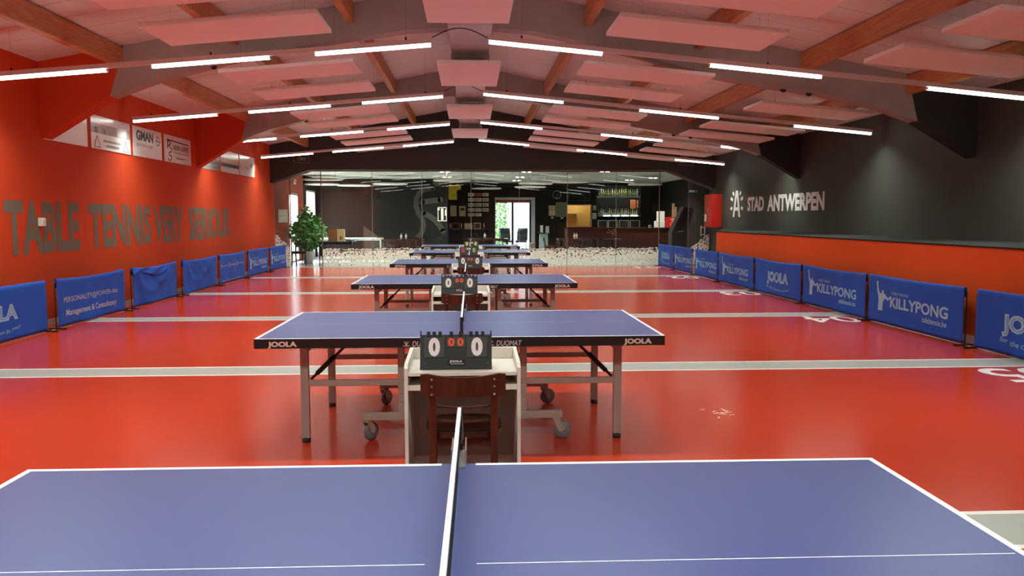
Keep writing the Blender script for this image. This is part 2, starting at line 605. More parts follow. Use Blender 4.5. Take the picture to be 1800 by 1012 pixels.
mb.add([P_(-0.24, -0.385), P_(-0.135, -0.385), P_(-0.01, 0.20), P_(0.01, 0.20), P_(0.135, -0.385), P_(0.24, -0.385), P_(0.075, 0.385), P_(-0.075, 0.385)], [(0, 1, 2, 3, 4, 5, 6, 7)])
mb.add([P_(-0.13, -0.20), P_(0.13, -0.20), P_(0.11, -0.10), P_(-0.11, -0.10)], [(0, 1, 2, 3)])
for sg in (-1, 1):
    for ang, r0, r1 in ((54, 0.31, 0.43), (24, 0.27, 0.42), (-22, 0.30, 0.42)):
        c_, s_ = math.cos(math.radians(ang)), math.sin(math.radians(ang))
        wv = 0.045
        q = [(r0 * c_ + wv * s_, r0 * s_ - wv * c_), (r1 * c_ + wv * s_, r1 * s_ - wv * c_), (r1 * c_ - wv * s_, r1 * s_ + wv * c_), (r0 * c_ - wv * s_, r0 * s_ + wv * c_)]
        mb.add([P_(sg * a_, b_) for a_, b_ in q], [(0, 1, 2, 3)])
tag(mb.build('lettering', 'white', wall_right), 'white letters STAD ANTWERPEN with a rayed letter A emblem')

mb = MB()
poly = [(XP, YB), (XP, 19.95), (XR, 24.3), (XR, YB)]
mb.prism(poly, 0, 1.185, 'xy')
wl = struct(mb.build('wall_right_lower', mat('orange_wall_paint', (0.78, 0.115, 0.022), 0.75, spec=0.2, noise=0.04, scale=3, bump=0.03)))
mb = MB()
poly = [(XP - 0.015, YB), (XP - 0.015, 19.96), (XR, 24.34), (XR, YB)]
mb.prism(poly, 1.185, 1.205, 'xy')
tag(mb.build('ledge', 'ledge', wl), 'grey ledge on top of the low red wall')
mb = MB()
mb.span((XP - 0.012, YB, 0), (XP, 19.9, 0.10))
struct(mb.build('baseboard_right', 'white'))

mb = MB()
mb.prism([(XL, 0), (XR, 0), (XR, roof(XR)), (0, roof(0)), (XL, roof(XL))], YB - 0.2, YB)
struct(mb.build('wall_behind', 'wall_dark'))

# roof: two slopes
mb = MB()
for sx, xe in ((-1, XL - 0.2), (1, XR + 0.2)):
    mb.prism([(0, 5.0), (xe, roof(xe)), (xe, roof(xe) + 0.15), (0, 5.15)], YB - 0.2, YG + 0.1)
struct(mb.build('ceiling', 'ceiling'))

# end bulkhead over the glass, with chamfered corners
mb = MB()
mb.prism([(XL, 2.63), (-4.97, 3.03), (6.17, 3.05), (XR, 2.46), (XR, roof(XR)), (0, 5.0), (XL, roof(XL))], YE, YG - 0.02)
struct(mb.build('wall_end', 'wall_dark'))
mb = MB()
edge = [(XL, 2.63), (-4.97, 3.03), (6.17, 3.05), (XR, 2.46)]
for (x0, z0), (x1, z1) in zip(edge, edge[1:]):
    mb.bar((x0, YG - 0.01, z0 - 0.012), (x1, YG - 0.01, z1 - 0.012), 0.05, 0.024)
struct(mb.build('trim_1', mat('dusty_rose_metal', (0.34, 0.26, 0.24), 0.5)))

# portal frames
under = [(-5.2, 3.31), (-4.53, 3.56), (-3.6, 3.80), (-2.86, 3.97), (-1.9, 4.14), (-0.9, 4.29), (-0.4, 4.32), (0.4, 4.33), (0.9, 4.29), (1.55, 4.17), (2.6, 3.93), (3.77, 3.64), (4.5, 3.52), (5.35, 3.40), (6.0, 3.26), (6.4, 3.15), (6.80, 3.01)]
for i, yf in enumerate((5.45, 12.1, 18.75)):
    r = struct(thing('portal_frame', None, None, (0, yf, 0)))
    mb = MB()
    top = [(6.62, roof(6.62)), (0, 5.0), (-4.98, roof(4.98))]
    mb.prism(under + top, 0, 0.28)
    mb.build('beam', 'frame_grey', r)
    mb = MB()
    mb.prism([(XL, 2.70), (-5.2, 3.31), (-4.98, roof(4.98)), (XL, roof(XL))], 0, 0.28)
    tag(mb.build('haunch', 'wall_red', r), 'red painted haunch')
    mb = MB()
    mb.prism([(6.80, 3.01), (XR, 2.46), (XR, roof(XR)), (6.62, roof(6.62))], 0, 0.28)
    tag(mb.build('haunch', 'wall_dark', r), 'charcoal painted haunch')
    for xx in (-3.75, -3.25, 4.75, 5.15):
        zz = [a[1] + (b[1] - a[1]) * (xx - a[0]) / (b[0] - a[0]) for a, b in zip(under, under[1:]) if a[0] <= xx <= b[0]][0]
        mb = MB()
        mb.lathe([(0.045, 0.01), (0.045, -0.02), (0.03, -0.035), (0.012, -0.045)], (xx, 0.12, zz), 12)
        tag(mb.build('bolt', 'black', r), 'black bolt head')
bays = [(YB, 5.45), (5.73, 12.1), (12.38, 18.75), (19.03, YE)]
for xx in (-5.05, -3.40, -1.74, 1.74, 3.40, 5.02, 6.66):
    for a, b in bays:
        mb = MB()
        zt = roof(xx)
        mb.box((0, 0, -0.15), (0.115, b - a, 0.27), 0, None, 0.006)
        s = -1 if xx > 0 else 1
        mb.box((s * 0.0, 0, -0.285), (0.10, b - a, 0.012))
        struct(mb.build('roof_beam', 'beam', None, loc=(xx, (a + b) / 2, zt)))

# ------------------------------------------------------------------ ridge air duct
t = thing('air_duct', 'long galvanised rectangular air duct running under the roof ridge', 'duct', (0, 0, 4.03))
fl = [0.3, 3.0, 5.9, 8.7, 11.65, 14.6, 17.6, 20.6, 23.4, 25.2]
for a, b in zip(fl, fl[1:]):
    mb = MB()
    mb.span((-0.285, a, 0), (0.285, b, 0.25), 0, 0.004)
    for q in (0.33, 0.66):
        mb.span((-0.285, a + (b - a) * q - 0.006, -0.004), (0.285, a + (b - a) * q + 0.006, 0.0))
    mb.build('duct_section', 'duct', t)
    mb = MB()
    mb.span((-0.325, b - 0.02, -0.035), (0.325, b + 0.02, 0.28))
    mb.build('flange', 'duct', t)
for yy in (7.2, 10.3, 13.2, 16.2, 20.0, 24.2):
    for sx in (-0.3, 0.3):
        mb = MB()
        mb.tube([(sx, yy, 0.0), (sx, yy, 0.90)], 0.005, 6)
        mb.build('hanger', 'blackmetal', t)

# ------------------------------------------------------------------ strip lights on rails
ORD = {10.48: 'nearest', 14.87: 'second', 19.26: 'third', 23.65: 'farthest'}
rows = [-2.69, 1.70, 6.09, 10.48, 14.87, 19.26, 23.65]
TL = [(-1.95, -0.50), (-3.97, -2.52), (-6.0, -4.53)]
TR = [(0.24, 1.69), (3.10, 4.57), (6.0, 7.47)]
POS = ['innermost', 'middle', 'outermost']
for yy in rows:
    rn = ORD.get(yy, 'overhead row at %d m' % round(yy + 6) if yy not in ORD else '')
    rn = {'nearest': 'nearest row in view', 'second': 'second row in view', 'third': 'third row in view', 'farthest': 'farthest row',
          }.get(rn, {-2.69: 'rearmost row behind the viewer', 1.70: 'row above the near table', 6.09: 'row just above the top of the view'}.get(yy, ''))
    for side, T, x0, x1 in (('left', TL, -6.02, -0.48), ('right', TR, 0.22, 7.5)):
        r = thing('light_rail', 'thin pale rail carrying strip lights, %s slope, %s' % (side, rn), 'light rail', ((x0 + x1) / 2, yy, hung((x0 + x1) / 2)), 0, 'light rails')
        mb = MB()
        c = Vector(r.location)
        a = Vector((x0, yy, hung(x0) + 0.03)) - c
        b = Vector((x1, yy, hung(x1) + 0.03)) - c
        mb.bar(a, b, 0.055, 0.06, 0, bev=0.004)
        mb.build('rail', 'rail', r)
        for q in (0.06, 0.5, 0.94):
            p = a.lerp(b, q)
            mb = MB()
            mb.tube([p + Vector((0, 0, 0.02)), (p.x, 0, roof(p.x + c.x) - c.z)], 0.0011, 4)
            mb.lathe([(0.012, 0.03), (0.012, 0.07)], p, 8)
            mb.build('hanger', 'blackmetal', r)
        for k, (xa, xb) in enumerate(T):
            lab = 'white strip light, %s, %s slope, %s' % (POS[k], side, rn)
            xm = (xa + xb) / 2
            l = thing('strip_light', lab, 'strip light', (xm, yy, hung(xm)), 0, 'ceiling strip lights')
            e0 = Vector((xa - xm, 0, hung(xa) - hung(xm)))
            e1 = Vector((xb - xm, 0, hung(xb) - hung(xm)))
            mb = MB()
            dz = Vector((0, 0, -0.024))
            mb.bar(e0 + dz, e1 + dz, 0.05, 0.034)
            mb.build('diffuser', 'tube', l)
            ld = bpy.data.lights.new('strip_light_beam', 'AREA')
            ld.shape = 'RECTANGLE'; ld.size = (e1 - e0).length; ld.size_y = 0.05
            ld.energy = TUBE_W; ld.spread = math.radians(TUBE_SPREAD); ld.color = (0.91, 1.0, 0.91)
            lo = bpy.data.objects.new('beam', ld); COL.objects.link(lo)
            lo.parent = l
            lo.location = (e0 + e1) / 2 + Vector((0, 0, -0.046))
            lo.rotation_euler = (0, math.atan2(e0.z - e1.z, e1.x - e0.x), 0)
            ux = (e1 - e0).normalized()
            for p, s in ((e0, -1), (e1, 1)):
                mb = MB()
                mb.bar(p + dz + ux * s * 0.001, p + dz + ux * s * 0.012, 0.056, 0.038)
                mb.build('end_cap', 'rail', l)
for yy in rows[3:]:
    mb = MB()
    pts = []
    for k in range(15):
        q = k / 14
        xx = -0.48 + 0.70 * q
        pts.append((xx, yy, 3.83 + 0.12 * math.sin(PI * q) + 0.0))
    mb.tube(pts, 0.007, 6)
    tag(mb.build('power_cable', 'black'), 'black power cable arching under the duct, %s' % {10.48: 'nearest row of strip lights', 14.87: 'second row of strip lights', 19.26: 'third row of strip lights', 23.65: 'farthest row of strip lights'}[yy], 'cable', 'power cables between the light rails')

# ------------------------------------------------------------------ acoustic panels
def pz(x):
    return 3.86 - 0.09 * abs(x)


def acoustic(x0, x1, y0, y1, label):
    xm, ym = (x0 + x1) / 2, (y0 + y1) / 2
    t = thing('acoustic_panel', label, 'acoustic panel', (xm, ym, pz(xm)), 0, 'acoustic panels')
    mb = MB()
    if x0 * x1 < 0:
        mb.box((0, 0, 0.0), (x1 - x0, y1 - y0, 0.05), 0, None, 0.004)
    else:
        ang = math.atan(0.09 * (1 if xm > 0 else -1))
        mb.box((0, 0, 0.025), (x1 - x0, y1 - y0, 0.05), 0, Matrix.Rotation(ang, 3, 'Y'), 0.004)
    mb.build('board', 'panel', t)
    for sx in (x0 + 0.28, x1 - 0.28):
        for sy in (y0 + 0.16, y1 - 0.16):
            mb = MB()
            zt = min(roof(sx), 4.9) - pz(xm)
            zb = pz(sx) - pz(xm) + 0.02
            if abs(xm) < 0.6:
                zt = 4.02 - pz(xm)
            for ya, yb2 in ((12.1, 12.38), (18.75, 19.03)):
                if ya - 0.02 < sy < yb2 + 0.02:
                    zt = min(zt, 3.9 - pz(xm))
            mb.tube([(sx - xm, sy - ym, zb), (sx - xm, sy - ym, zt)], 0.0009, 4)
            mb.tube([(sx - xm, sy - ym, zb), (sx - xm, sy - ym, zb + 0.07)], 0.006, 6)
            mb.build('hanger', 'blackmetal', t)
    return t


prow = [7.2, 8.83, 11.5, 13.2, 15.95, 17.6, 20.3, 22.0, 24.35]
pname = ['at the top edge of the view', 'just before the nearest strip lights', 'first behind the nearest strip lights', 'second behind the nearest strip lights', 'first behind the second strip lights', 'second behind the second strip lights', 'first behind the third strip lights', 'second behind the third strip lights', 'behind the farthest strip lights']
for k, y0 in enumerate(prow):
    d = 0.93 if k < 8 else 0.8
    acoustic(-3.48, -1.62, y0, y0 + d, 'pale acoustic panel, left slope, ' + pname[k])
    acoustic(1.62, 3.49, y0, y0 + d, 'pale acoustic panel, inner right slope, ' + pname[k])
    if k != 2:
        acoustic(4.80, 6.70, y0 + 0.05, y0 + d + 0.05, 'pale acoustic panel, outer right slope, ' + pname[k])
for a, b, nm in ((7.70, 9.72, 'nearest, cut at the top'), (12.2, 14.3, 'second'), (16.9, 19.0, 'third'), (21.45, 23.50, 'farthest')):
    acoustic(-0.50, 0.46, a, b, 'pale panel under the ridge duct, ' + nm + ' along the ridge')

# ------------------------------------------------------------------ sponsor boards high on the left wall
boards = [(12.15, 13.49), (13.62, 15.14), (15.27, 16.64), (16.78, 18.32), (18.99, 20.38), (20.47, 22.0), (22.09, 23.58)]
blab = ['plain pale sponsor board partly behind the red haunch, leftmost', 'sponsor board with a house picture above two triangle outlines', 'white sponsor board with large black letters GMAN',
        'white sponsor board with a line drawn crane and lettering', 'dull grey sponsor board right behind the far red haunch', 'sponsor board with orange, navy and white bands', 'pale sponsor board nearest the glass end of the hall']
z0, z1 = 2.70, 3.25
for i, (a, b) in enumerate(boards):
    t = thing('sponsor_board', blab[i], 'sign', (XL + 0.002, (a + b) / 2, z0), 0, 'sponsor boards on the red wall')
    h = z1 - z0
    L = b - a
    mb = MB()
    mb.span((0.0, -L / 2, 0), (0.012, L / 2, h))
    mb.build('board', mat('grey_sign_board', (0.30, 0.30, 0.28), 0.25) if i == 4 else 'sign_white', t)
    mb = MB()
    U, V = (0, 1, 0), (0, 0, 1)
    e = 0.0145
    lay = [0.0]

    def rect(y0, y1, c0, c1, mi=0):
        lay[0] += 0.00012
        q_ = e - 0.001 + lay[0]
        mb.add([(q_, y0, c0), (q_, y1, c0), (q_, y1, c1), (q_, y0, c1)], [(0, 1, 2, 3)], mi)

    def bars(y0, y1, c0, c1, mi=1):
        yy = y0
        while yy < y1:
            w_ = random.uniform(0.02, 0.05)
            rect(yy, min(yy + w_, y1), c0, c1 * random.uniform(0.9, 1.0) + c0 * 0.0, mi)
            yy += w_ + 0.014
    if i == 0:
        mb.text('rum', (e, L / 2 - 0.35, h - 0.11), U, V, 0.30, 0.08, 0, 0.0)
        pm = ['red_digit']
    elif i == 1:
        rect(-L / 2, L / 2, 0.26, h - 0.13, 0)
        for q in range(9):
            y0 = -L / 2 + 0.05 + random.random() * (L - 0.4)
            rect(y0, y0 + random.uniform(0.05, 0.16), 0.262, 0.27 + random.uniform(0.03, 0.13), random.choice((4, 2, 4, 1)))
        rect(0.22, 0.60, 0.27, 0.47, 3)
        for yc in (-0.55, 0.55):
            for (p, q) in (((yc - 0.11, 0.03), (yc, 0.22)), ((yc, 0.22), (yc + 0.11, 0.03)), ((yc - 0.11, 0.03), (yc + 0.11, 0.03))):
                mb.bar((e, p[0], p[1]), (e, q[0], q[1]), 0.012, 0.002, 1, (1, 0, 0))
        bars(-0.32, 0.36, 0.13, 0.18, 2)
        bars(-0.22, 0.28, 0.05, 0.10, 2)
        pm = [mat('beige_picture', (0.46, 0.37, 0.33), 0.25, noise=0.3, scale=5), mat('dark_green_picture', (0.10, 0.11, 0.07), 0.3, noise=0.5, scale=20), 'sign_grey', mat('pale_sky_picture', (0.62, 0.66, 0.68), 0.25), mat('mauve_picture', (0.26, 0.21, 0.19), 0.3, noise=0.4, scale=15)]
    elif i == 2:
        mb.text('GMAN', (e, -0.55, 0.30), U, V, 0.80, 0.19, 0, 0.045)
        mb.text('gert on a vage', (e, -0.55, 0.17), U, V, 0.78, 0.085, 1, 0.0)
        for k in range(16):
            a0, a1 = 2 * PI * k / 16, 2 * PI * (k + 1) / 16
            mb.bar((e, 0.48 + 0.085 * math.cos(a0), 0.36 + 0.085 * math.sin(a0)), (e, 0.48 + 0.085 * math.cos(a1), 0.36 + 0.085 * math.sin(a1)), 0.014, 0.002, 0, (1, 0, 0))
        mb.bar((e, 0.38, 0.37), (e, 0.50, 0.36), 0.014, 0.002, 0, (1, 0, 0))
        mb.bar((e, 0.48, 0.35), (e, 0.60, 0.35), 0.014, 0.002, 0, (1, 0, 0))
        pm = ['sign_black', 'sign_grey']
    elif i == 3:
        mb.bar((e, -0.62, 0.45), (e, 0.62, 0.43), 0.022, 0.002, 0, (1, 0, 0))
        mb.bar((e, -0.58, 0.46), (e, -0.60, 0.27), 0.03, 0.002, 0, (1, 0, 0))
        mb.bar((e, -0.58, 0.46), (e, -0.42, 0.38), 0.022, 0.002, 0, (1, 0, 0))
        mb.bar((e, -0.42, 0.38), (e, -0.56, 0.33), 0.022, 0.002, 0, (1, 0, 0))
        mb.bar((e, -0.52, 0.33), (e, -0.36, 0.25), 0.022, 0.002, 0, (1, 0, 0))
        sp = [(-0.38, 0.22), (-0.52, 0.20), (-0.54, 0.15), (-0.40, 0.12), (-0.40, 0.06), (-0.52, 0.03), (-0.60, 0.07)]
        for p, q in zip(sp, sp[1:]):
            mb.bar((e, p[0], p[1]), (e, q[0], q[1]), 0.022, 0.002, 0, (1, 0, 0))
        bars(-0.28, 0.10, 0.27, 0.39, 1)
        bars(0.16, 0.60, 0.27, 0.39, 1)
        bars(-0.28, 0.60, 0.20, 0.23, 1)
        bars(-0.15, 0.45, 0.09, 0.12, 1)
        pm = ['sign_black', 'sign_grey']
    elif i == 4:
        rect(-0.5, 0.5, 0.10, 0.14, 0)
        pm = ['sign_grey']
    elif i == 5:
        rect(-L / 2, L / 2, 0.24, 0.36, 0); rect(-L / 2, L / 2, 0.14, 0.23, 1)
        pm = [mat('orange_sign_band', (0.55, 0.25, 0.06), 0.3), mat('navy_sign_band', (0.02, 0.03, 0.06), 0.3)]
    else:
        rect(-0.62, -0.58, 0.16, 0.28, 0); rect(-0.3, 0.1, 0.20, 0.24, 1); rect(0.3, 0.5, 0.26, 0.36, 1)
        pm = ['sign_black', 'sign_grey']
    mb.build('print', pm, t, recalc=False)

t = thing('wall_box', 'small white switch box on the red wall over the letter B', 'switch', (XL + 0.005, 11.93, 1.44))
mb = MB(); mb.span((0, -0.055, 0), (0.06, 0.055, 0.12), 0, 0.008); mb.build('housing', 'white', t)
mb = MB(); mb.span((0.06, -0.025, 0.03), (0.066, 0.025, 0.085), 0, 0.002); mb.build('button', 'carton', t)

# ------------------------------------------------------------------ court barriers
KP_FIG = [(0.02, 0.0), (0.14, 0.0), (0.15, 0.14), (0.20, 0.20), (0.27, 0.17), (0.34, 0.20), (0.37, 0.245), (0.34, 0.25), (0.30, 0.215), (0.25, 0.225), (0.205, 0.27),
          (0.165, 0.275), (0.165, 0.30), (0.155, 0.325), (0.13, 0.33), (0.112, 0.31), (0.108, 0.275), (0.075, 0.265), (0.03, 0.31), (-0.01, 0.41), (0.0, 0.44),
          (-0.005, 0.465), (-0.03, 0.47), (-0.05, 0.45), (-0.04, 0.40), (-0.02, 0.30), (0.02, 0.22), (0.03, 0.12)]


def barrier(loc, rz, L, label, prints, sag=0.0, folds=0.004, seed=1, flap=False, posts=(True, True)):
    t = thing('court_barrier', label, 'barrier', loc, rz, 'blue court barriers')
    H = 0.70
    rnd = random.Random(seed)
    ph = [rnd.uniform(0, 6.28) for _ in range(6)]

    def top(s):
        return H - sag * (1 - (2 * s / L) ** 2)

    def off(s, z):
        q = z / H
        d = folds * (math.sin(7.3 * s + 2.2 * q + ph[0]) + 0.7 * math.sin(12.0 * s - 5.0 * q + ph[1]) * q)
        if sag > 0.02 and folds > 0.005:   # swags hanging from the corners
            for k, (rx, rz2) in enumerate(((0.55, 0.30), (0.8, 0.5), (0.35, 0.2))):
                r = math.hypot((s + 0.25 * (1 - k)) / rx, (q - 1.0) / (rz2 * 2.2))
                d += folds * 2.0 * math.exp(-((r - 1) / 0.16) ** 2)
        return d
    NX, NZ = 48, 16
    mb = MB()
    vs, fs = [], []
    for i in range(NX + 1):
        s = -L / 2 + 0.025 + (L - 0.05) * i / NX
        for j in range(NZ + 1):
            z = 0.025 + (top(s) - 0.025) * j / NZ
            fall = min(1, (NZ - j) / 3.0)
            vs.append((s, -0.012 - off(s, z) * fall - 0.004, z))
        vs.append((s, 0.0, top(s) + 0.008))
        vs.append((s, 0.014, top(s) - 0.01))
        vs.append((s, 0.018, top(s) - 0.12))
    n = NZ + 4
    for i in range(NX):
        for j in range(n - 1):
            a = i * n + j
            fs.append((a, a + n, a + n + 1, a + 1))
    mb.add(vs, fs)
    if flap:
        vs, fs = [], []
        for i in range(NX + 1):
            s = -L / 2 + 0.02 + (L * 0.72) * i / NX
            for j in range(6):
                z = top(s) - 0.17 * j / 5 * (0.75 + 0.25 * math.cos(5 * s))
                vs.append((s, -0.030 - 0.012 * math.sin(9 * s + j) - 0.010 * j / 5, z + 0.008))
        for i in range(NX):
            for j in range(5):
                a = i * 6 + j
                fs.append((a, a + 6, a + 7, a + 1))
        mb.add(vs, fs)
    c = mb.build('cloth', 'blue_cloth', t, smooth=True)
    so = c.modifiers.new('thickness', 'SOLIDIFY'); so.thickness = 0.003; so.offset = 1
    # frame
    mb = MB()
    pts = [(-L / 2, 0, 0.012), (-L / 2, 0, top(L / 2) - 0.06), (-L / 2 + 0.02, 0, top(L / 2) - 0.02), (-L / 2 + 0.06, 0, top(L / 2) - 0.006)]
    nn = 8
    mid = [(-L / 2 + 0.06 + (L - 0.12) * k / nn, 0, top(-L / 2 + 0.06 + (L - 0.12) * k / nn) - 0.006) for k in range(1, nn)]
    pts = pts + mid + [(-p[0], 0, p[2]) for p in pts[::-1]]
    mb.tube(pts, 0.0085, 8)
    mb.tube([(-L / 2, 0, 0.045), (L / 2, 0, 0.045)], 0.007, 6)
    mb.build('frame', 'blackmetal', t)
    for sx in (-L / 2, L / 2):
        mb = MB()
        mb.bar((sx, -0.14, 0.010), (sx, 0.10, 0.010), 0.035, 0.018, bev=0.003)
        mb.build('foot', 'blackmetal', t)

    def on(p, lift=0.005):
        s, z = p.x, p.z
        return Vector((s, -0.012 - off(s, z) - 0.004 - lift, z))
    for kind, s0 in prints:
        mb = MB()
        U, V = (1, 0, 0), (0, 0, 1)
        if kind == 'killypong':
            vs = [on(Vector((s0 + 0.05 + x_, 0, 0.20 + z_ * 0.92))) for x_, z_ in KP_FIG]
            mb.add(vs, [tuple(range(len(vs)))])
            mb.text('TABLE TENNIS', (s0 + 0.42, 0, 0.455), U, V, 0.46, 0.042, 0, 0.0, 0.25, on)
            mb.text('KILLYPONG', (s0 + 0.40, 0, 0.27), U, V, 1.40, 0.155, 0, 0.028, 0.0, on)
            mb.text('tafeltennis.be', (s0 + 1.22, 0, 0.165), U, V, 0.56, 0.075, 0, 0.015, 0.12, on)
            tag(mb.build('print', 'blue_print', t, recalc=False), 'pale blue print of a player and the word KILLYPONG')
        elif kind == 'joola':
            mb.text('JOOLA', (s0, 0, 0.22), U, V, 1.08, 0.26, 0, 0.06, 0.0, on)
            mb.text('JOOLA', (s0 + 0.045, 0, 0.247), U, V, 0.99, 0.206, 1, -0.034, 0.0, lambda p: on(p, 0.006))
            body = 'for the Champion in you!'
            x_ = s0 - 0.02
            for wd, wl_ in (('for', 0.14), ('the', 0.15), ('Champion', 0.43), ('in', 0.08), ('you!', 0.20)):
                q = (x_ - s0) / 1.1
                zz = 0.125 + 0.10 * (q - 0.5) ** 2 * 2 - 0.02
                mb.text(wd, (x_, 0, zz), (1, 0, 0.12 * (q - 0.4)), V, wl_, 0.06 if wd not in ('in',) else 0.055, 0, 0.006, 0.2, on)
                x_ += wl_ + 0.035
            tag(mb.build('print', ['blue_print', 'blue_cloth'], t, recalc=False), 'pale blue JOOLA print over a curved slogan')
        elif kind == 'personality':
            mb.text('PERSONALITY@POWER-data', (s0, 0, 0.33), U, V, 1.75, 0.10, 0, 0.0, 0.0, on)
            mb.text('Management & Consultancy', (s0 + 0.05, 0, 0.13), U, V, 1.62, 0.12, 0, 0.012, 0.0, on)
            tag(mb.build('print', 'pink_print', t, recalc=False), 'pale two line print about management and consultancy')
        elif kind == 'smallprint':
            for q in range(3):
                x_ = s0 + 0.66 * q
                vs = [on(Vector((x_ + a_ * 0.35, 0, 0.36 + b_ * 0.5))) for a_, b_ in ((0.0, 0), (0.06, 0), (0.1, 0.16), (0.2, 0.22), (0.1, 0.22), (0.06, 0.27), (0.0, 0.25))]
                mb.add(vs, [tuple(range(7))])
                mb.text(('personal', 'event', 'partners')[q], (x_ + 0.10, 0, 0.40), U, V, 0.48, 0.055, 0, 0.0, 0.0, on)
            mb.text('personality power management', (s0 + 0.1, 0, 0.06), U, V, 1.7, 0.04, 0, 0.0, 0.0, on)
            tag(mb.build('print', 'pink_print', t, recalc=False), 'small pale print in three groups')
    return t


BXL, BXR = -5.80, 5.97
lb = [(8.95, 11.26, 'blue barrier with JOOLA print on the left, cut by the left edge of the view', [('joola', -0.66)], 0.0, 0.002, False),
      (11.50, 13.75, 'blue barrier with two lines of pale print about management consultancy', [('personality', -0.92)], 0.03, 0.0045, False),
      (14.02, 16.14, 'plain blue barrier with its cloth bunched over the top bar', [], 0.04, 0.010, True),
      (16.44, 18.64, 'plain smooth blue barrier with a sagging fold, on the left side', [], 0.035, 0.009, False),
      (18.80, 20.94, 'blue barrier with small three part pale print on the left side', [('smallprint', -0.95)], 0.025, 0.0045, False),
      (21.22, 23.26, 'second blue KILLYPONG barrier from the glass along the left wall', [('killypong', -0.92)], 0.0, 0.004, False),
      (23.52, 25.55, 'blue KILLYPONG barrier on the left standing right before the glass', [('killypong', -0.92)], 0.0, 0.003, False)]
for i, (a, b, lab, pr, sg, fo, fl_) in enumerate(lb):
    barrier((BXL - 0.02, (a + b) / 2, 0), PI / 2, b - a, lab, pr, sg, fo, 10 + i, fl_)
rb = [(6.95, 9.17, 'blue JOOLA barrier on the right, cut by the right edge of the view', [('joola', -0.62)], 0.0, 0.004),
      (9.37, 11.74, 'large blue KILLYPONG barrier beside the court number five, nearest whole barrier on the right', [('killypong', -0.95)], 0.015, 0.004),
      (11.80, 14.14, 'blue KILLYPONG barrier on the right behind the court number four', [('killypong', -0.95)], 0.025, 0.004),
      (14.20, 16.60, 'blue JOOLA barrier in the middle of the right row with a curved slogan', [('joola', -0.50)], 0.03, 0.0045),
      (16.66, 19.10, 'blue KILLYPONG barrier joined left of the middle JOOLA barrier on the right', [('killypong', -0.95)], 0.02, 0.0045),
      (19.25, 21.25, 'blue KILLYPONG barrier on the right in front of the pebble film corner', [('killypong', -0.95)], 0.01, 0.0045),
      (21.52, 23.45, 'short blue KILLYPONG barrier on the right, partly hidden, second from the glass', [('killypong', -0.95)], 0.0, 0.005),
      (23.52, 25.50, 'blue JOOLA barrier at the far right end before the glass', [('joola', -0.55)], 0.01, 0.0045)]
for i, (a, b, lab, pr, sg, fo) in enumerate(rb):
    barrier((BXR + (0.03 if i > 4 else 0), (a + b) / 2, 0), -PI / 2 + (0.008 if i == 5 else 0), b - a, lab, pr, sg, fo, 40 + i)


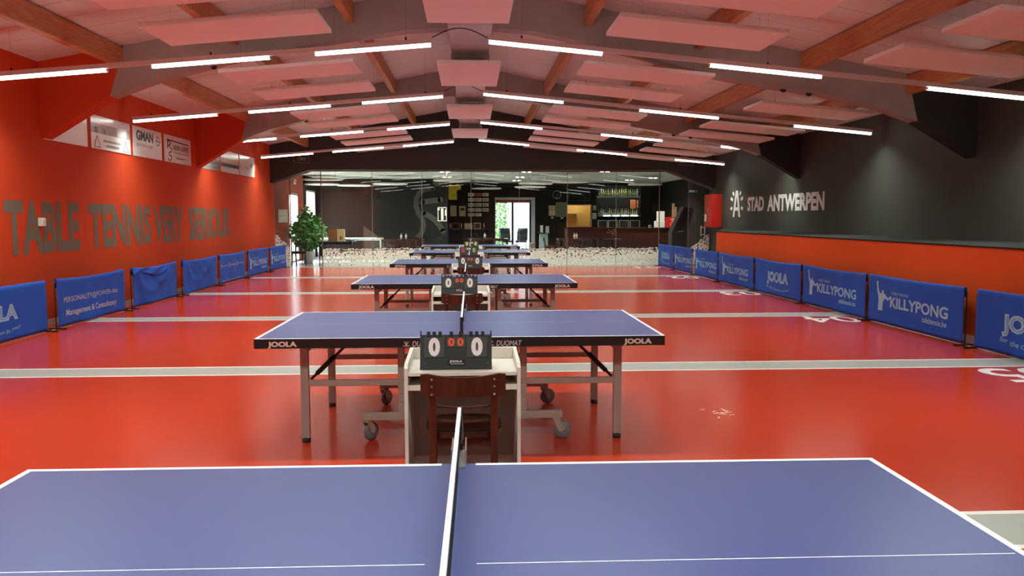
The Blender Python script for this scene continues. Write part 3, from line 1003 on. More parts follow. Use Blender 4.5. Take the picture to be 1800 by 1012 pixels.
# ------------------------------------------------------------------ tennis tables
def make_table(loc, label):
    t = thing('table_tennis_table', label, 'table tennis table', loc, 0, 'blue table tennis tables')
    HW = 0.7625
    for s in (-1, 1):
        a, b = (0.0015 * s, 1.37 * s)
        mb = MB()
        x0, x1 = min(a, b), max(a, b)
        mb.span((x0, -HW, 0.738), (x1, HW, 0.7595), 1)
        z = 0.76

        def q(xa, ya, xb, yb, mi, z=z):
            mb.add([(xa, ya, z), (xb, ya, z), (xb, yb, z), (xa, yb, z)], [(0, 1, 2, 3)], mi)
        q(x0, -HW, x1, HW, 0, 0.7597)
        g = 0.055
        e0, e1 = (min(g * s, b), max(g * s, b))
        q(e0, -HW, e1, -HW + 0.02, 2); q(e0, HW - 0.02, e1, HW, 2)
        q(b - 0.02 if s > 0 else b, -HW + 0.02, b if s > 0 else b + 0.02, HW - 0.02, 2)
        c0, c1 = (min(0.06 * s, b - 0.03 * s), max(0.06 * s, b - 0.03 * s))
        q(c0, -0.0018, c1, 0.0018, 2)
        mb.build('tabletop', ['blue_top', 'black', 'line'], t)
        mb = MB()
        zb, zt = 0.695, 0.738
        mb.span((x0, -HW, zb), (x1, -HW + 0.03, zt)); mb.span((x0, HW - 0.03, zb), (x1, HW, zt))
        mb.span((b - 0.03 * s, -HW + 0.03, zb), (b, HW - 0.03, zt)); mb.span((0.003 * s, -HW + 0.03, zb), (0.03 * s, HW - 0.03, zt))
        rim = mb.build('apron', 'black', t)
        for fy in (-1, 1):
            U, V = ((1, 0, 0), (0, 0, 1)) if fy < 0 else ((-1, 0, 0), (0, 0, 1))
            yy = fy * (HW + 0.0012)

            def tx(body, cx, z0, w_, h_, bold, sh, mi=0, d=0.0):
                mb.text(body, (cx - U[0] * w_ / 2, yy + fy * d, z0), U, V, w_, h_, mi, bold, sh)
            mb = MB()
            xx = 1.185 * s
            tx('JOOLA', xx, 0.6965, 0.19, 0.046, 0.05, 0.0)
            mb.build('maker_print', ['print_grey', 'black'], rim, recalc=False)
            mb = MB()
            xx = (-0.245 if s * (-fy) < 0 else 0.315) * (-fy)
            tx('DUOMAT', xx, 0.701, 0.17, 0.036, 0.004, 0.2)
            cx = xx + (-1 if fy < 0 else 1) * 0.125
            mb.bar((cx - 0.022, yy, 0.706), (cx + 0.022, yy, 0.706), 0.004, 0.004)
            for k in (-1, 0, 1):
                mb.bar((cx, yy, 0.708), (cx + 0.014 * k, yy, 0.735), 0.004, 0.004)
            mb.build('model_print', 'print_grey', rim, recalc=False)
        # undercarriage
        for fy in (-1, 1):
            yl = 0.53 * fy
            mb = MB()
            mb.span((1.09 * s - 0.0275, yl - 0.022, 0.03), (1.09 * s + 0.0275, yl + 0.022, 0.70), 0, 0.004)
            leg = mb.build('leg', 'leg', t)
            mb = MB()
            mb.lathe([(0.028, 0.0), (0.030, 0.004), (0.030, 0.03), (0.024, 0.035)], (1.09 * s, yl, 0), 14)
            mb.build('rubber_foot', 'rubber', leg)
            mb = MB()
            mb.bar((0.40 * s, yl - 0.03 * fy * 0, 0.415), (1.115 * s, yl, 0.415), 0.03, 0.042, bev=0.003)
            mb.build('crossbar', 'leg', t)
            mb = MB()
            mb.span((0.425 * s - 0.024, yl - 0.018, 0.17), (0.425 * s + 0.024, yl + 0.018, 0.70), 0, 0.003)
            for z_ in (0.43, 0.40, 0.34, 0.28):
                for sx in ((-0.012, 0.012) if z_ > 0.36 else (0.0,)):
                    mb.lathe([(0.006, 0), (0.004, fy * 0.004)], (0.425 * s + sx, yl + fy * 0.018, z_), 8, 1, 'y')
            mb.build('inner_post', ['leg', 'steel'], t)
            mb = MB()
            mb.bar((0.38 * s, yl, 0.175), (0.70 * s, yl, 0.175), 0.045, 0.05, bev=0.004)
            mb.build('caster_beam', 'leg', t)
            # caster
            ang = {(-1, -1): 0.9, (1, -1): -0.25, (-1, 1): 1.0, (1, 1): 0.35}[(s, fy)]
            R = Matrix.Rotation(ang, 3, 'Z')
            cc = Vector((0.665 * s, yl, 0))
            cm = thing('caster', None, None, cc, ang)
            cm.parent = t
            mb = MB()
            mb.lathe([(0.052 * 0, -0.014), (0.058, -0.014), (0.064, -0.008), (0.064, 0.008), (0.058, 0.014), (0.0, 0.014)], (0.035, 0, 0.064), 22, 0, 'y')
            mb.lathe([(0.018, -0.018), (0.018, 0.018)], (0.035, 0, 0.064), 10, 1, 'y')
            mb.build('wheel', ['wheel', 'steel'], cm)
            mb = MB()
            for sy in (-1, 1):
                mb.bar((0.0, sy * 0.022, 0.14), (0.04, sy * 0.022, 0.06), 0.005, 0.045)
            mb.span((-0.025, -0.026, 0.135), (0.03, 0.026, 0.150), 0, 0.003)
            mb.build('fork', 'leg', cm)
        mb = MB()
        mb.bar((0.425 * s, -0.53, 0.20), (0.425 * s, 0.53, 0.20), 0.03, 0.03)
        mb.bar((1.09 * s, -0.53, 0.64), (1.09 * s, 0.53, 0.64), 0.03, 0.03)
        mb.bar((0.425 * s, -0.53, 0.66), (0.425 * s, 0.53, 0.66), 0.03, 0.03)
        mb.build('tie_bar', 'leg', t)
        mb = MB()
        p0, p1 = Vector((0.78 * s, -0.47, 0.70)), Vector((1.06 * s, -0.47, 0.43))
        mb.tube([p0, p0.lerp(p1, 0.45)], 0.010, 8)
        mb.tube([p0.lerp(p1, 0.4), p0.lerp(p1, 0.85)], 0.017, 8)
        mb.tube([p0.lerp(p1, 0.85), p1], 0.010, 8)
        mb.build('strut', 'black', t)
    return t


TY = [1.80, 6.09, 10.48, 14.70, 18.98, 22.98]
TX = [-0.052, -0.066, -0.079, -0.04, -0.03, -0.02]
TLAB = ['large blue table tennis table cut by the bottom edge of the view, nearest', 'blue table tennis table standing behind the nearest desk and chair', 'third blue table tennis table from the camera',
        'fourth blue table tennis table from the camera', 'fifth blue table tennis table from the camera', 'farthest blue table tennis table, close to the glass']
t0 = make_table((TX[1], TY[1], 0), TLAB[1])
tabs = {1: t0}
for i in (0, 2, 3, 4, 5):
    tabs[i] = dup(t0, (TX[i], TY[i], 0), -0.0094 if i == 0 else 0.0, TLAB[i])


def make_net(loc, label):
    t = thing('table_net', label, 'net', loc, 0, 'table tennis nets')
    mb = MB()
    for k in range(121):
        y_ = -0.90 + 1.80 * k / 120
        mb.span((-0.0008, y_ - 0.0008, 0.012), (0.0008, y_ + 0.0008, 0.140))
    for k in range(9):
        z_ = 0.012 + 0.128 * k / 8
        mb.span((-0.0008, -0.90, z_ - 0.0008), (0.0008, 0.90, z_ + 0.0008))
    mb.build('mesh', 'net', t)
    mb = MB()
    mb.box((0, 0, 0.146), (0.013, 1.82, 0.014), 0, None, 0.003)
    mb.build('tape', 'line', t)
    for s in (-1, 1):
        mb = MB()
        mb.span((-0.010, s * 0.905 - 0.008, -0.05), (0.010, s * 0.905 + 0.008, 0.1535), 0, 0.002)
        mb.build('post', 'black', t)
        mb = MB()
        for sx in (-0.022, 0.022):
            mb.span((sx - 0.002, s * 0.75, 0.0005), (sx + 0.002, s * 0.90, 0.048))
        mb.span((-0.022, min(s * 0.71, s * 0.90), 0.0006), (0.022, max(s * 0.71, s * 0.90), 0.005))
        mb.span((-0.022, s * 0.765 if s > 0 else s * 0.90, -0.085), (0.022, s * 0.90 if s > 0 else s * 0.765, -0.078))
        mb.span((-0.022, s * 0.892 - 0.004, -0.085), (0.022, s * 0.892 + 0.004, 0.004))
        mb.build('clamp', 'steel', t)
        mb = MB()
        mb.tube([(0, s * 0.72, -0.078), (0, s * 0.72, -0.14)], 0.006, 8)
        mb.tube([(0.012, s * 0.60, 0.11), (0.014, s * 0.70, 0.10), (0.012, s * 0.80, 0.112), (0.006, s * 0.90, 0.13)], 0.003, 6)
        mb.build('cord', 'black', t)
    return t


NLAB = ['white taped net on the nearest blue table, seen end on', 'net across the second table behind the nearest scoreboard', 'net on the third blue table', 'net on the fourth blue table', 'net on the fifth blue table', 'net on the farthest blue table']
n0 = make_net((TX[0], TY[0], 0.76), NLAB[0])
n0.rotation_euler = (0, 0, -0.0094)
for i in range(1, 6):
    dup(n0, (TX[i], TY[i], 0.76), 0.0, NLAB[i])


# ------------------------------------------------------------------ umpire desks, chairs, scoreboards
def make_desk(loc, label):
    t = thing('umpire_desk', label, 'desk', loc, 0, 'white umpire desks')
    for s in (-1, 1):
        mb = MB()
        mb.prism([(-0.225, 0), (0.225, 0), (0.225, 0.805), (0.20, 0.805), (-0.19, 0.785), (-0.225, 0.765)], s * 0.289, s * 0.3075, 'yz')
        mb.build('side_panel', 'desk', t)
    mb = MB()
    mb.span((-0.289, -0.22, 0.722), (0.289, 0.207, 0.742), 0, 0.002)
    mb.build('top', 'desk', t)
    mb = MB(); mb.span((-0.289, 0.207, 0.60), (0.289, 0.225, 0.805)); mb.build('rear_rim', 'desk', t)
    mb = MB(); mb.span((-0.289, -0.215, 0.645), (0.289, 0.20, 0.663), 0, 0.002); mb.span((-0.289, -0.215, 0.645), (0.289, -0.197, 0.672)); mb.build('shelf', 'desk', t)
    mb = MB(); mb.span((-0.289, 0.195, 0.17), (0.289, 0.209, 0.645)); mb.build('back_panel', 'desk_back', t)
    mb = MB(); mb.span((-0.289, 0.195, 0.0), (0.289, 0.213, 0.17)); mb.build('kick_panel', 'desk', t)
    return t


DX = [-0.050, -0.117, -0.01, -0.04, -0.02]
DY = [4.425, 8.70, 13.05, 17.35, 21.45]
DWORD = ['nearest', 'second', 'third', 'fourth', 'farthest']
BEH = ['in front of the second table', 'in front of the third table', 'in front of the fourth table', 'in front of the fifth table', 'in front of the farthest table']
d0 = make_desk((DX[0], DY[0], 0), 'nearest white umpire desk with side panels, behind the brown chair')
for i in range(1, 5):
    dup(d0, (DX[i], DY[i], 0), 0, 'white umpire desk %s, %s one' % (BEH[i], DWORD[i]))


def make_chair(name, loc, label, cat, group, wmat, smat):
    """chair facing +y, backrest at -y"""
    t = thing(name, label, cat, loc, 0, group)
    N = 12
    mb = MB()    # seat
    pl = []
    for k in range(28):
        a = 2 * PI * k / 28
        c_, s_ = math.cos(a), math.sin(a)
        pl.append((0.20 * math.copysign(abs(c_) ** 0.6, c_), 0.20 * math.copysign(abs(s_) ** 0.6, s_) + 0.02))
    mb.prism(pl, 0.435, 0.463, 'xy')
    mb.prism([(x_ * 0.9, (y_ - 0.02) * 0.9 + 0.02) for x_, y_ in pl], 0.463, 0.468, 'xy')
    mb.build('seat', smat, t)
    mb = MB()
    mb.span((-0.17, -0.15, 0.385), (0.17, -0.13, 0.437)); mb.span((-0.17, 0.165, 0.385), (0.17, 0.185, 0.437))
    for s in (-1, 1):
        mb.span((s * 0.165 - 0.01, -0.14, 0.385), (s * 0.165 + 0.01, 0.175, 0.437))
    mb.build('seat_frame', wmat, t)
    for s in (-1, 1):
        mb = MB()
        pr = [(-0.235, 0.0), (-0.195, 0.22), (-0.175, 0.44), (-0.195, 0.60), (-0.228, 0.745)]
        for (y0, z0_), (y1, z1_) in zip(pr, pr[1:]):
            mb.bar((s * 0.155, y0, z0_), (s * 0.158, y1, z1_ + 0.006), 0.038, 0.030, 0, (0, 1, 0), 0.003)
        mb.build('back_post', wmat, t)
        mb = MB()
        mb.tube([(s * 0.165, 0.16, 0.43), (s * 0.168, 0.18, 0.2), (s * 0.170, 0.195, 0.0)], [0.021, 0.018, 0.013], 10)
        mb.build('leg', wmat, t)

    def curved(z0_, z1_, hw, yb, dep, th, dip):
        vs, fs = [], []
        for k in range(N + 1):
            x_ = -hw + 2 * hw * k / N
            q = (x_ / hw) ** 2
            y_ = yb - dep * (1 - q)
            e = dip * (1 - q)
            tp = 0.012 if abs(x_) > hw * 0.93 else 0
            for yy in (y_ - th / 2, y_ + th / 2):
                vs += [(x_, yy, z0_ - e * 0.5 + tp), (x_, yy, z1_ - e - tp)]
        for k in range(N):
            a = k * 4
            b = a + 4
            fs += [(a, b, b + 1, a + 1), (a + 2, a + 3, b + 3, b + 2), (a + 1, b + 1, b + 3, a + 3), (a, a + 2, b + 2, b)]
        fs += [(0, 1, 3, 2), (N * 4, N * 4 + 2, N * 4 + 3, N * 4 + 1)]
        m_ = MB()
        m_.add(vs, fs)
        return m_
    curved(0.672, 0.785, 0.214, -0.215, 0.035, 0.016, 0.022).build('top_rail', wmat, t)
    curved(0.600, 0.612, 0.150, -0.190, 0.02, 0.014, 0.008).build('slat', wmat, t)
    curved(0.525, 0.537, 0.150, -0.178, 0.02, 0.014, 0.008).build('slat', wmat, t)
    mb = MB()
    for s in (-1, 1):
        mb.tube([(s * 0.16, -0.195, 0.2), (s * 0.168, 0.18, 0.2)], 0.009, 8)
    mb.tube([(-0.163, 0.0, 0.2), (0.163, 0.0, 0.2)], 0.009, 8)
    mb.build('stretcher', wmat, t)
    mb = MB()
    for s in (-1, 1):
        for z_ in (0.755, 0.72, 0.68):
            mb.lathe([(0.006, 0), (0.004, -0.004)], (s * 0.156, -0.262, z_), 8, 0, 'y')
    mb.build('screw', 'steel', t)
    return t


CX = [-0.045, -0.10, -0.01, -0.03, -0.02]
c0 = make_chair('umpire_chair', (CX[0], 4.21, 0), 'red-brown wooden chair tucked under the nearest white desk', 'chair', 'brown umpire chairs', 'chair', 'seat')
for i in range(1, 5):
    dup(c0, (CX[i], DY[i] - 0.215, 0), 0, 'red-brown wooden chair at the white desk %s' % BEH[i])


def make_score(loc, label, cl, cm_, cr, size=1.0, mid='cards'):
    t = thing('scoreboard', label, 'scoreboard', loc, 0, 'flip scoreboards')
    W2 = 0.193
    Hh = 0.185
    dx = Vector((1, 0, 0))
    dv = Vector((0, 0.045, 0.18)).normalized()
    nn = Vector((0, -dv.z, dv.y))
    O = Vector((0, -0.062, 0.002))

    def pt(u_, v_, d=0.0):
        return O + dx * u_ + dv * v_ + nn * d
    R = Matrix((dx, -nn, dv)).transposed()

    def slab(mb, u0, u1, v0, v1, d0, d1, mi=0, bev=0.0):
        mb.box(pt((u0 + u1) / 2, (v0 + v1) / 2, (d0 + d1) / 2), (u1 - u0, abs(d1 - d0), v1 - v0), mi, R, bev)
    mb = MB()
    slab(mb, -W2, W2, 0, Hh, -0.003, 0.0)
    slab(mb, -W2, W2, 0, 0.012, 0, 0.010)
    # rear leaf of the tent
    mb.bar((0, 0.062, 0.004), (0, -0.012, 0.178), 2 * W2, 0.003, 0, (0, 1, 0.4))
    mb.span((-W2, -0.06, 0.0), (W2, 0.06, 0.003))
    for s in (-1, 1):
        mb.tube([pt(s * (W2 - 0.004), Hh - 0.01), pt(s * (W2 - 0.004), Hh + 0.022)], 0.005, 6)
        for k in range(2):
            mb.lathe([(0.004, 0), (0.003, -0.004)], pt(s * 0.17, 0.03 + 0.12 * k), 6, 1, 'y')
    mb.build('stand', ['board_dark', 'steel'], t)
    U, V = dx, dv
    for s, cmat, uc in ((-1, cl, -0.117), (1, cr, 0.113)):
        mb = MB()
        slab(mb, uc - 0.055, uc + 0.055, 0.062, 0.178, 0.001, 0.005, 0, 0.001)
        card = mb.build('card', 'card', t)
        mb = MB()
        mb.text('0', pt(uc - 0.031, 0.068, 0.0058), U, V, 0.062, 0.102, 0, 0.058)
        tag(mb.build('digit', cmat, card), cmat.replace('_', ' ').replace('digit', 'zero').strip())
    for uc in (-0.025, 0.024):
        mb = MB()
        slab(mb, uc - 0.0235, uc + 0.0235, 0.118, 0.175, 0.001, 0.004)
        card = mb.build('small_card', 'card', t)
        mb = MB()
        mb.text('0', pt(uc - 0.018, 0.122, 0.0048), U, V, 0.036, 0.046, 0, 0.05)
        mb.build('digit', cm_, card)
    mb = MB()
    slab(mb, -0.045, 0.05, 0.022, 0.052, 0.001, 0.003, 0)
    mb.text('JOOLA', pt(-0.035, 0.032, 0.0036), U, V, 0.068, 0.015, 1, 0.03)
    slab(mb, -0.028, 0.042, 0.0265, 0.0285, 0.003, 0.0036, 1)
    mb.build('maker_plate', ['black', 'digit'], t)
    for uc in (-0.148, -0.117, -0.086, -0.025, 0.024, 0.081, 0.113, 0.145):
        mb = MB()
        for a_, b_ in ((pt(uc, Hh - 0.010, 0.009), pt(uc, Hh + 0.016, 0.009)), (pt(uc, Hh + 0.014, 0.010), pt(uc, Hh + 0.014, -0.012)), (pt(uc, Hh + 0.016, -0.011), pt(uc, Hh - 0.008, -0.011))):
            mb.bar(a_, b_, 0.018, 0.005, 0, (0, 1, 0) if abs((b_ - a_).y) < abs((b_ - a_).z) else (0, 0, 1))
        mb.build('ring', 'black', t)
    if size != 1.0:
        t.scale = (size,) * 3
    return t


SX = [-0.086, -0.130, -0.018, -0.057, 0.0]
make_score((SX[0], 4.345, 0.743), 'nearest flip scoreboard with white zeros and orange small zeros, facing the viewer', 'digit', 'orange', 'digit')
make_score((SX[1], 8.62, 0.743), 'second flip scoreboard with white zeros and orange small zeros on the second desk', 'digit', 'orange', 'digit')
make_score((SX[2], 12.96, 0.743), 'third flip scoreboard with white zeros and orange small zeros on the third desk', 'digit', 'orange', 'digit')
make_score((SX[3], 17.26, 0.743), 'scoreboard with a red and a green zero on the fourth desk', 'red_digit', 'digit', 'green_digit')
make_score((SX[4], 21.36, 0.743), 'scoreboard with yellow zeros on the farthest desk', 'yellow_digit', 'digit', 'yellow_digit')

# ------------------------------------------------------------------ emergency lights on the bulkhead
for (xa, zc), side in (((-5.21, 3.36), 'left'), ((6.80, 3.31), 'right')):
    t = thing('emergency_light', 'small caged emergency light on the dark end wall, %s side' % side, 'emergency light', (xa, YE - 0.002, zc))
    mb = MB(); mb.span((-0.15, -0.05, -0.06), (0.15, 0, 0.06), 0, 0.006); mb.build('housing', 'board_dark', t)
    mb = MB(); mb.span((-0.04, -0.056, -0.02), (0.04, -0.05, 0.03)); mb.build('lens', 'sign_grey', t)
    mb = MB()
    for z_ in (-0.12, 0.12):
        mb.tube([(-0.22, -0.10, z_), (0.22, -0.10, z_)], 0.006, 6)
    for k in (-0.22, 0.22):
        mb.tube([(k, 0, -0.12), (k, -0.10, -0.12), (k, -0.10, 0.12), (k, 0, 0.12)], 0.006, 6)
    mb.build('wire_cage', 'leg', t)

# ------------------------------------------------------------------ glass partition
pb = [(-6.2, -5.70, 2.75), (-4.72, -3.13, 3.02), (-3.13, -1.56, 3.02), (-1.56, 0.0, 3.03), (0.0, 1.54, 3.03), (1.54, 3.08, 3.04), (3.08, 4.66, 3.04), (4.66, 6.06, 3.05), (7.02, 7.72, 2.48)]
for i, (a, b, zt) in enumerate(pb):
    mb = MB()
    if i == 0:
        mb.prism([(a, 0.01), (b, 0.01), (b, 2.77), (a, 2.62)], YG, YG + 0.012)
    elif i == 8:
        mb.prism([(a, 0.01), (b, 0.01), (b, 2.45), (a, 2.70)], YG, YG + 0.012)
    else:
        mb.span((a + 0.004, YG, 0.01), (b - 0.004, YG + 0.012, zt))
    win = struct(mb.build('window_%d' % (i + 1), 'glass'))
    mb = MB()
    for xx in (a + 0.003, b - 0.003):
        z1_ = zt
        if i == 0:
            z1_ = 2.62 if xx < -6 else 2.76
        if i == 8:
            z1_ = 2.46 if xx > 7.5 else 2.69
        mb.span((xx - 0.004, YG - 0.003, 0.01), (xx + 0.004, YG + 0.015, z1_))
    mb.build('seam', mat('grey_silicone', (0.30, 0.30, 0.28), 0.5), win)
    # pebble film with a bumpy upper edge
    mb = MB()
    rnd = random.Random(50 + i)

    def edge(x_):
        if i == 0:
            return 0.98 - max(0, (x_ + 6.15)) * 1.0 if x_ > -6.15 else 0.98
        if i == 8:
            return 0.45 + (x_ - 7.02) * 0.80
        return 0.53 + 0.012 * math.sin(2.1 * x_)
    n = max(3, int((b - a) / 0.045))
    vs, fs = [], []
    for k in range(n + 1):
        xx = a + 0.012 + (b - a - 0.024) * k / n
        vs += [(xx, YG - 0.006, 0.012), (xx, YG - 0.006, edge(xx))]
    for k in range(n):
        fs.append((2 * k, 2 * k + 2, 2 * k + 3, 2 * k + 1))
    mb.add(vs, fs)
    for k in range(n):
        xx = a + 0.04 + (b - a - 0.08) * (k + rnd.random() * 0.6) / n
        r = rnd.uniform(0.022, 0.042)
        zc = edge(xx) + rnd.uniform(-0.01, 0.03)
        mb.add([(xx + r * math.cos(2 * PI * q / 12), YG - 0.006, zc + r * math.sin(2 * PI * q / 12)) for q in range(12)], [tuple(range(12))], 1)
    tag(mb.build('pebble_film', ['film', 'pebble'], win, recalc=False), 'white pebble patterned film on the lower glass')
mb = MB()
mb.span((-4.735, YG - 0.02, 0), (-4.715, YG + 0.03, 3.02))
mb.span((-5.70, YG - 0.02, 0), (-5.68, YG + 0.03, 2.76))
mb.span((6.062, YG - 0.01, 0), (6.08, YG + 0.02, 3.04)); mb.span((7.0, YG - 0.01, 0), (7.018, YG + 0.02, 2.70))
struct(mb.build('trim_2', mat('dark_door_trim', (0.06, 0.055, 0.05), 0.5)))

mb = MB()
for xx in (7.43, 7.55):
    mb.tube([(xx, YG - 0.045, 0.93), (xx, YG - 0.045, 1.28)], 0.011, 8)
for zz in (0.99, 1.22):
    mb.tube([(7.43, YG - 0.045, zz), (7.55, YG - 0.045, zz)], 0.009, 8)
    mb.tube([(7.49, YG - 0.045, zz), (7.49, YG, zz)], 0.007, 8)
tag(mb.build('pull_handle', 'white', win), 'white H shaped pull handle')

# ------------------------------------------------------------------ cafe shell
CX0, CX1 = -8.5, 8.75
mb = MB(); mb.span((XL - 0.2, YG, -0.2), (CX1 + 0.2, YC + 0.3, 0)); struct(mb.build('floor_cafe', 'cafe_floor'))
mb = MB(); mb.span((XL - 0.2, YG, ZC), (CX1 + 0.2, YC + 1.0, ZC + 0.3)); struct(mb.build('ceiling_cafe', 'cafe_ceiling'))


def wallbox(name, m, *boxes):
    mb = MB()
    for a, b in boxes:
        mb.span(a, b)
    return struct(mb.build(name, m))


DY0, DY1, DZ = 27.95, 29.42, 2.42
WY0, WY1 = 30.85, 32.6
YS = 33.0
wallbox('wall_cafe_left', 'cafe_red', ((XL - 0.07, YG, 0), (XL, DY0, ZC)), ((XL - 0.07, DY1, 0), (XL, 30.3, ZC)), ((XL - 0.07, DY0, DZ), (XL, DY1, ZC)))
wallbox('wall_cafe_side', 'cafe_dark', ((XL - 0.07, 30.3, 0), (XL, WY0, ZC)), ((XL - 0.07, WY0, 0), (XL, WY1, 0.3)), ((XL - 0.07, WY0, 2.6), (XL, WY1, ZC)), ((XL - 0.07, WY1, 0), (XL, YS + 0.2, ZC)))
wallbox('wall_cafe_stage', 'cafe_brown', ((XL, YS, 0), (-3.9, YS + 0.2, ZC)))
wallbox('wall_cafe_mural', 'cafe_dark', ((-3.9, YS, 0), (-1.02, YS + 0.2, ZC)), ((-1.22, YS + 0.2, 0), (-1.02, YC + 0.2, ZC)))
t = struct(thing('window_10', None, None, (XL - 0.035, (WY0 + WY1) / 2, 0.3)))
L = (WY1 - WY0) / 2
mb = MB()
for a, b in (((-0.025, -L, 0), (0.025, -L + 0.06, 2.3)), ((-0.025, L - 0.06, 0), (0.025, L, 2.3)), ((-0.025, -L + 0.06, 0), (0.025, L - 0.06, 0.06)), ((-0.025, -L + 0.06, 2.24), (0.025, L - 0.06, 2.3))):
    mb.span(a, b)
mb.build('window_frame', 'leg', t)
mb = MB(); mb.span((-0.005, -L + 0.06, 0.06), (0.005, L - 0.06, 2.24)); mb.build('pane', 'doorglass', t)
wallbox('wall_cafe_right', 'cafe_dark', ((CX1, YG, 0), (CX1 + 0.2, YC + 0.3, ZC)))
wallbox('wall_cafe_front', 'cafe_dark', ((XR, YG, 0), (CX1, YG + 0.1, ZC)), ((XL - 0.2, YG - 0.02, 3.0), (XR, YG + 0.0, 5.2)))
D0, D1, DT = 1.09, 2.93, 2.46
H0, H1, HZ0, HZ1 = 4.43, 5.50, 1.15, 2.10
A0, A1 = 5.78, 7.82
wallbox('wall_cafe_far', 'cafe_dark', ((D1, YC, 0), (H0, YC + 0.2, ZC)), ((H0, YC, 0), (H1, YC + 0.2, HZ0)), ((H0, YC, HZ1), (H1, YC + 0.2, ZC)),
        ((H1, YC, 0), (A0, YC + 0.2, ZC)), ((A0, YC + 0.5, 0), (A1, YC + 0.7, ZC)), ((A0 - 0.2, YC + 0.2, 0), (A0, YC + 0.7, ZC)), ((A1, YC + 0.2, 0), (A1 + 0.2, YC + 0.7, ZC)),
        ((A1, YC, 0), (CX1, YC + 0.2, ZC)), ((A0, YC, 0), (A1, YC + 0.1, 0.6)))
wallbox('wall_cafe_plaques', 'cafe_brown', ((-1.02, YC, 0), (D0, YC + 0.2, ZC)), ((D0, YC, DT), (D1, YC + 0.2, ZC)))
# niche behind the hatch
mb = MB()
mb.span((H0 - 0.1, YC + 1.3, 0.6), (H1 + 0.1, YC + 1.4, 2.6)); mb.span((H0 - 0.3, YC + 0.2, 0.6), (H0 - 0.1, YC + 1.4, 2.6)); mb.span((H1 + 0.1, YC + 0.2, 0.6), (H1 + 0.25, YC + 1.4, 2.6))
mb.span((H0 - 0.3, YC + 0.2, 0.5), (H1 + 0.25, YC + 1.4, 0.6)); mb.span((H0 - 0.3, YC + 0.2, 2.6), (H1 + 0.25, YC + 1.4, 2.7))
struct(mb.build('wall_hatch', 'hatch'))
mb = MB()
for a, b in (((H0 - 0.04, YC - 0.03, HZ0 - 0.04), (H0, YC + 0.02, HZ1 + 0.04)), ((H1, YC - 0.03, HZ0 - 0.04), (H1 + 0.04, YC + 0.02, HZ1 + 0.04)), ((H0, YC - 0.03, HZ1), (H1, YC + 0.02, HZ1 + 0.04)), ((H0, YC - 0.06, HZ0 - 0.04), (H1, YC + 0.05, HZ0))):
    mb.span(a, b)
struct(mb.build('trim_3', 'tan'))
t = thing('hatch_lamp', 'warm lamp fixed inside the yellow serving hatch', 'lamp', ((H0 + H1) / 2, YC + 0.75, 2.598))
mb = MB(); mb.lathe([(0.0, -0.05), (0.16, -0.05), (0.18, -0.03), (0.18, 0.0)], (0, 0, 0), 16); mb.build('shade', 'hatchlamp', t)
t = thing('wall_shelf', 'small shelf inside the yellow lit hatch', 'shelf', (H0 + 0.38, YC + 1.298, 1.72))
mb = MB(); mb.span((-0.22, -0.25, 0), (0.22, 0, 0.03)); mb.build('board', 'white', t)
mb = MB(); mb.bar((0.15, -0.01, -0.2), (0.15, -0.22, 0), 0.02, 0.02); mb.build('bracket', 'tan', t)

# left terrace door
t = struct(thing('door_1', None, None, (XL - 0.035, (DY0 + DY1) / 2, 0)))
L = DY1 - DY0
mb = MB()
for a, b in (((-0.025, -L / 2, 0), (0.025, -L / 2 + 0.07, DZ)), ((-0.025, L / 2 - 0.07, 0), (0.025, L / 2, DZ)), ((-0.025, -L / 2, DZ - 0.08), (0.025, L / 2, DZ)), ((-0.025, -L / 2, 0), (0.025, L / 2, 0.06))):
    mb.span(a, b)
mb.build('door_frame', 'leg', t)
mb = MB(); mb.span((-0.006, -L / 2 + 0.07, 0.06), (0.006, L / 2 - 0.07, DZ - 0.08)); mb.build('pane', 'doorglass', t)
mb = MB(); mb.tube([(0.025, -L / 2 + 0.05, 1.0), (0.09, -L / 2 + 0.05, 1.0), (0.09, -L / 2 + 0.05, 1.14), (0.025, -L / 2 + 0.05, 1.14)], 0.009, 8); mb.build('door_handle', 'steel', t)

# far double door, with its pale surround
t = struct(thing('door_2', None, None, ((D0 + D1) / 2, YC + 0.1, 0)))
w2 = (D1 - D0) / 2
mb = MB()
mb.span((-w2, -0.13, DT - 0.10), (w2, 0.05, DT)); mb.span((w2 - 0.17, -0.13, 0), (w2, 0.05, DT - 0.10)); mb.span((-w2, -0.05, 0), (-w2 + 0.03, 0.05, DT - 0.1))
mb.build('surround', mat('grey_white_surround', (0.42, 0.43, 0.43), 0.5), t)
mb = MB()
mb.span((-w2 + 0.03, -0.04, 2.22), (w2 - 0.17, 0.04, DT - 0.10), 1)
mb.span((-0.16, -0.04, 0), (-0.06, 0.04, 2.22)); mb.span((w2 - 0.26, -0.04, 0), (w2 - 0.17, 0.04, 2.22)); mb.span((-w2 + 0.03, -0.04, 0), (w2 - 0.17, 0.04, 0.12))
mb.build('door_frame', ['black', 'cafe_red'], t)
for a, b in ((-w2 + 0.03, -0.16), (-0.06, w2 - 0.26)):
    mb = MB(); mb.span((a, -0.005, 0.12), (b, 0.005, 2.22)); mb.build('pane', 'doorglass', t)

# outdoors behind the door
mb = MB(); mb.span((-14, YC + 0.3, -0.05), (14, 50, -0.01)); mb.span((-25, 15, -0.05), (XL - 0.07, YC + 0.3, -0.01))
struct(mb.build('ground_outside', 'paving'))
mb = MB(); mb.span((2.1, 42.0, 0), (5.5, 42.2, 4.5)); struct(mb.build('wall_outside', 'outdoor_wall'))
rnd = random.Random(3)


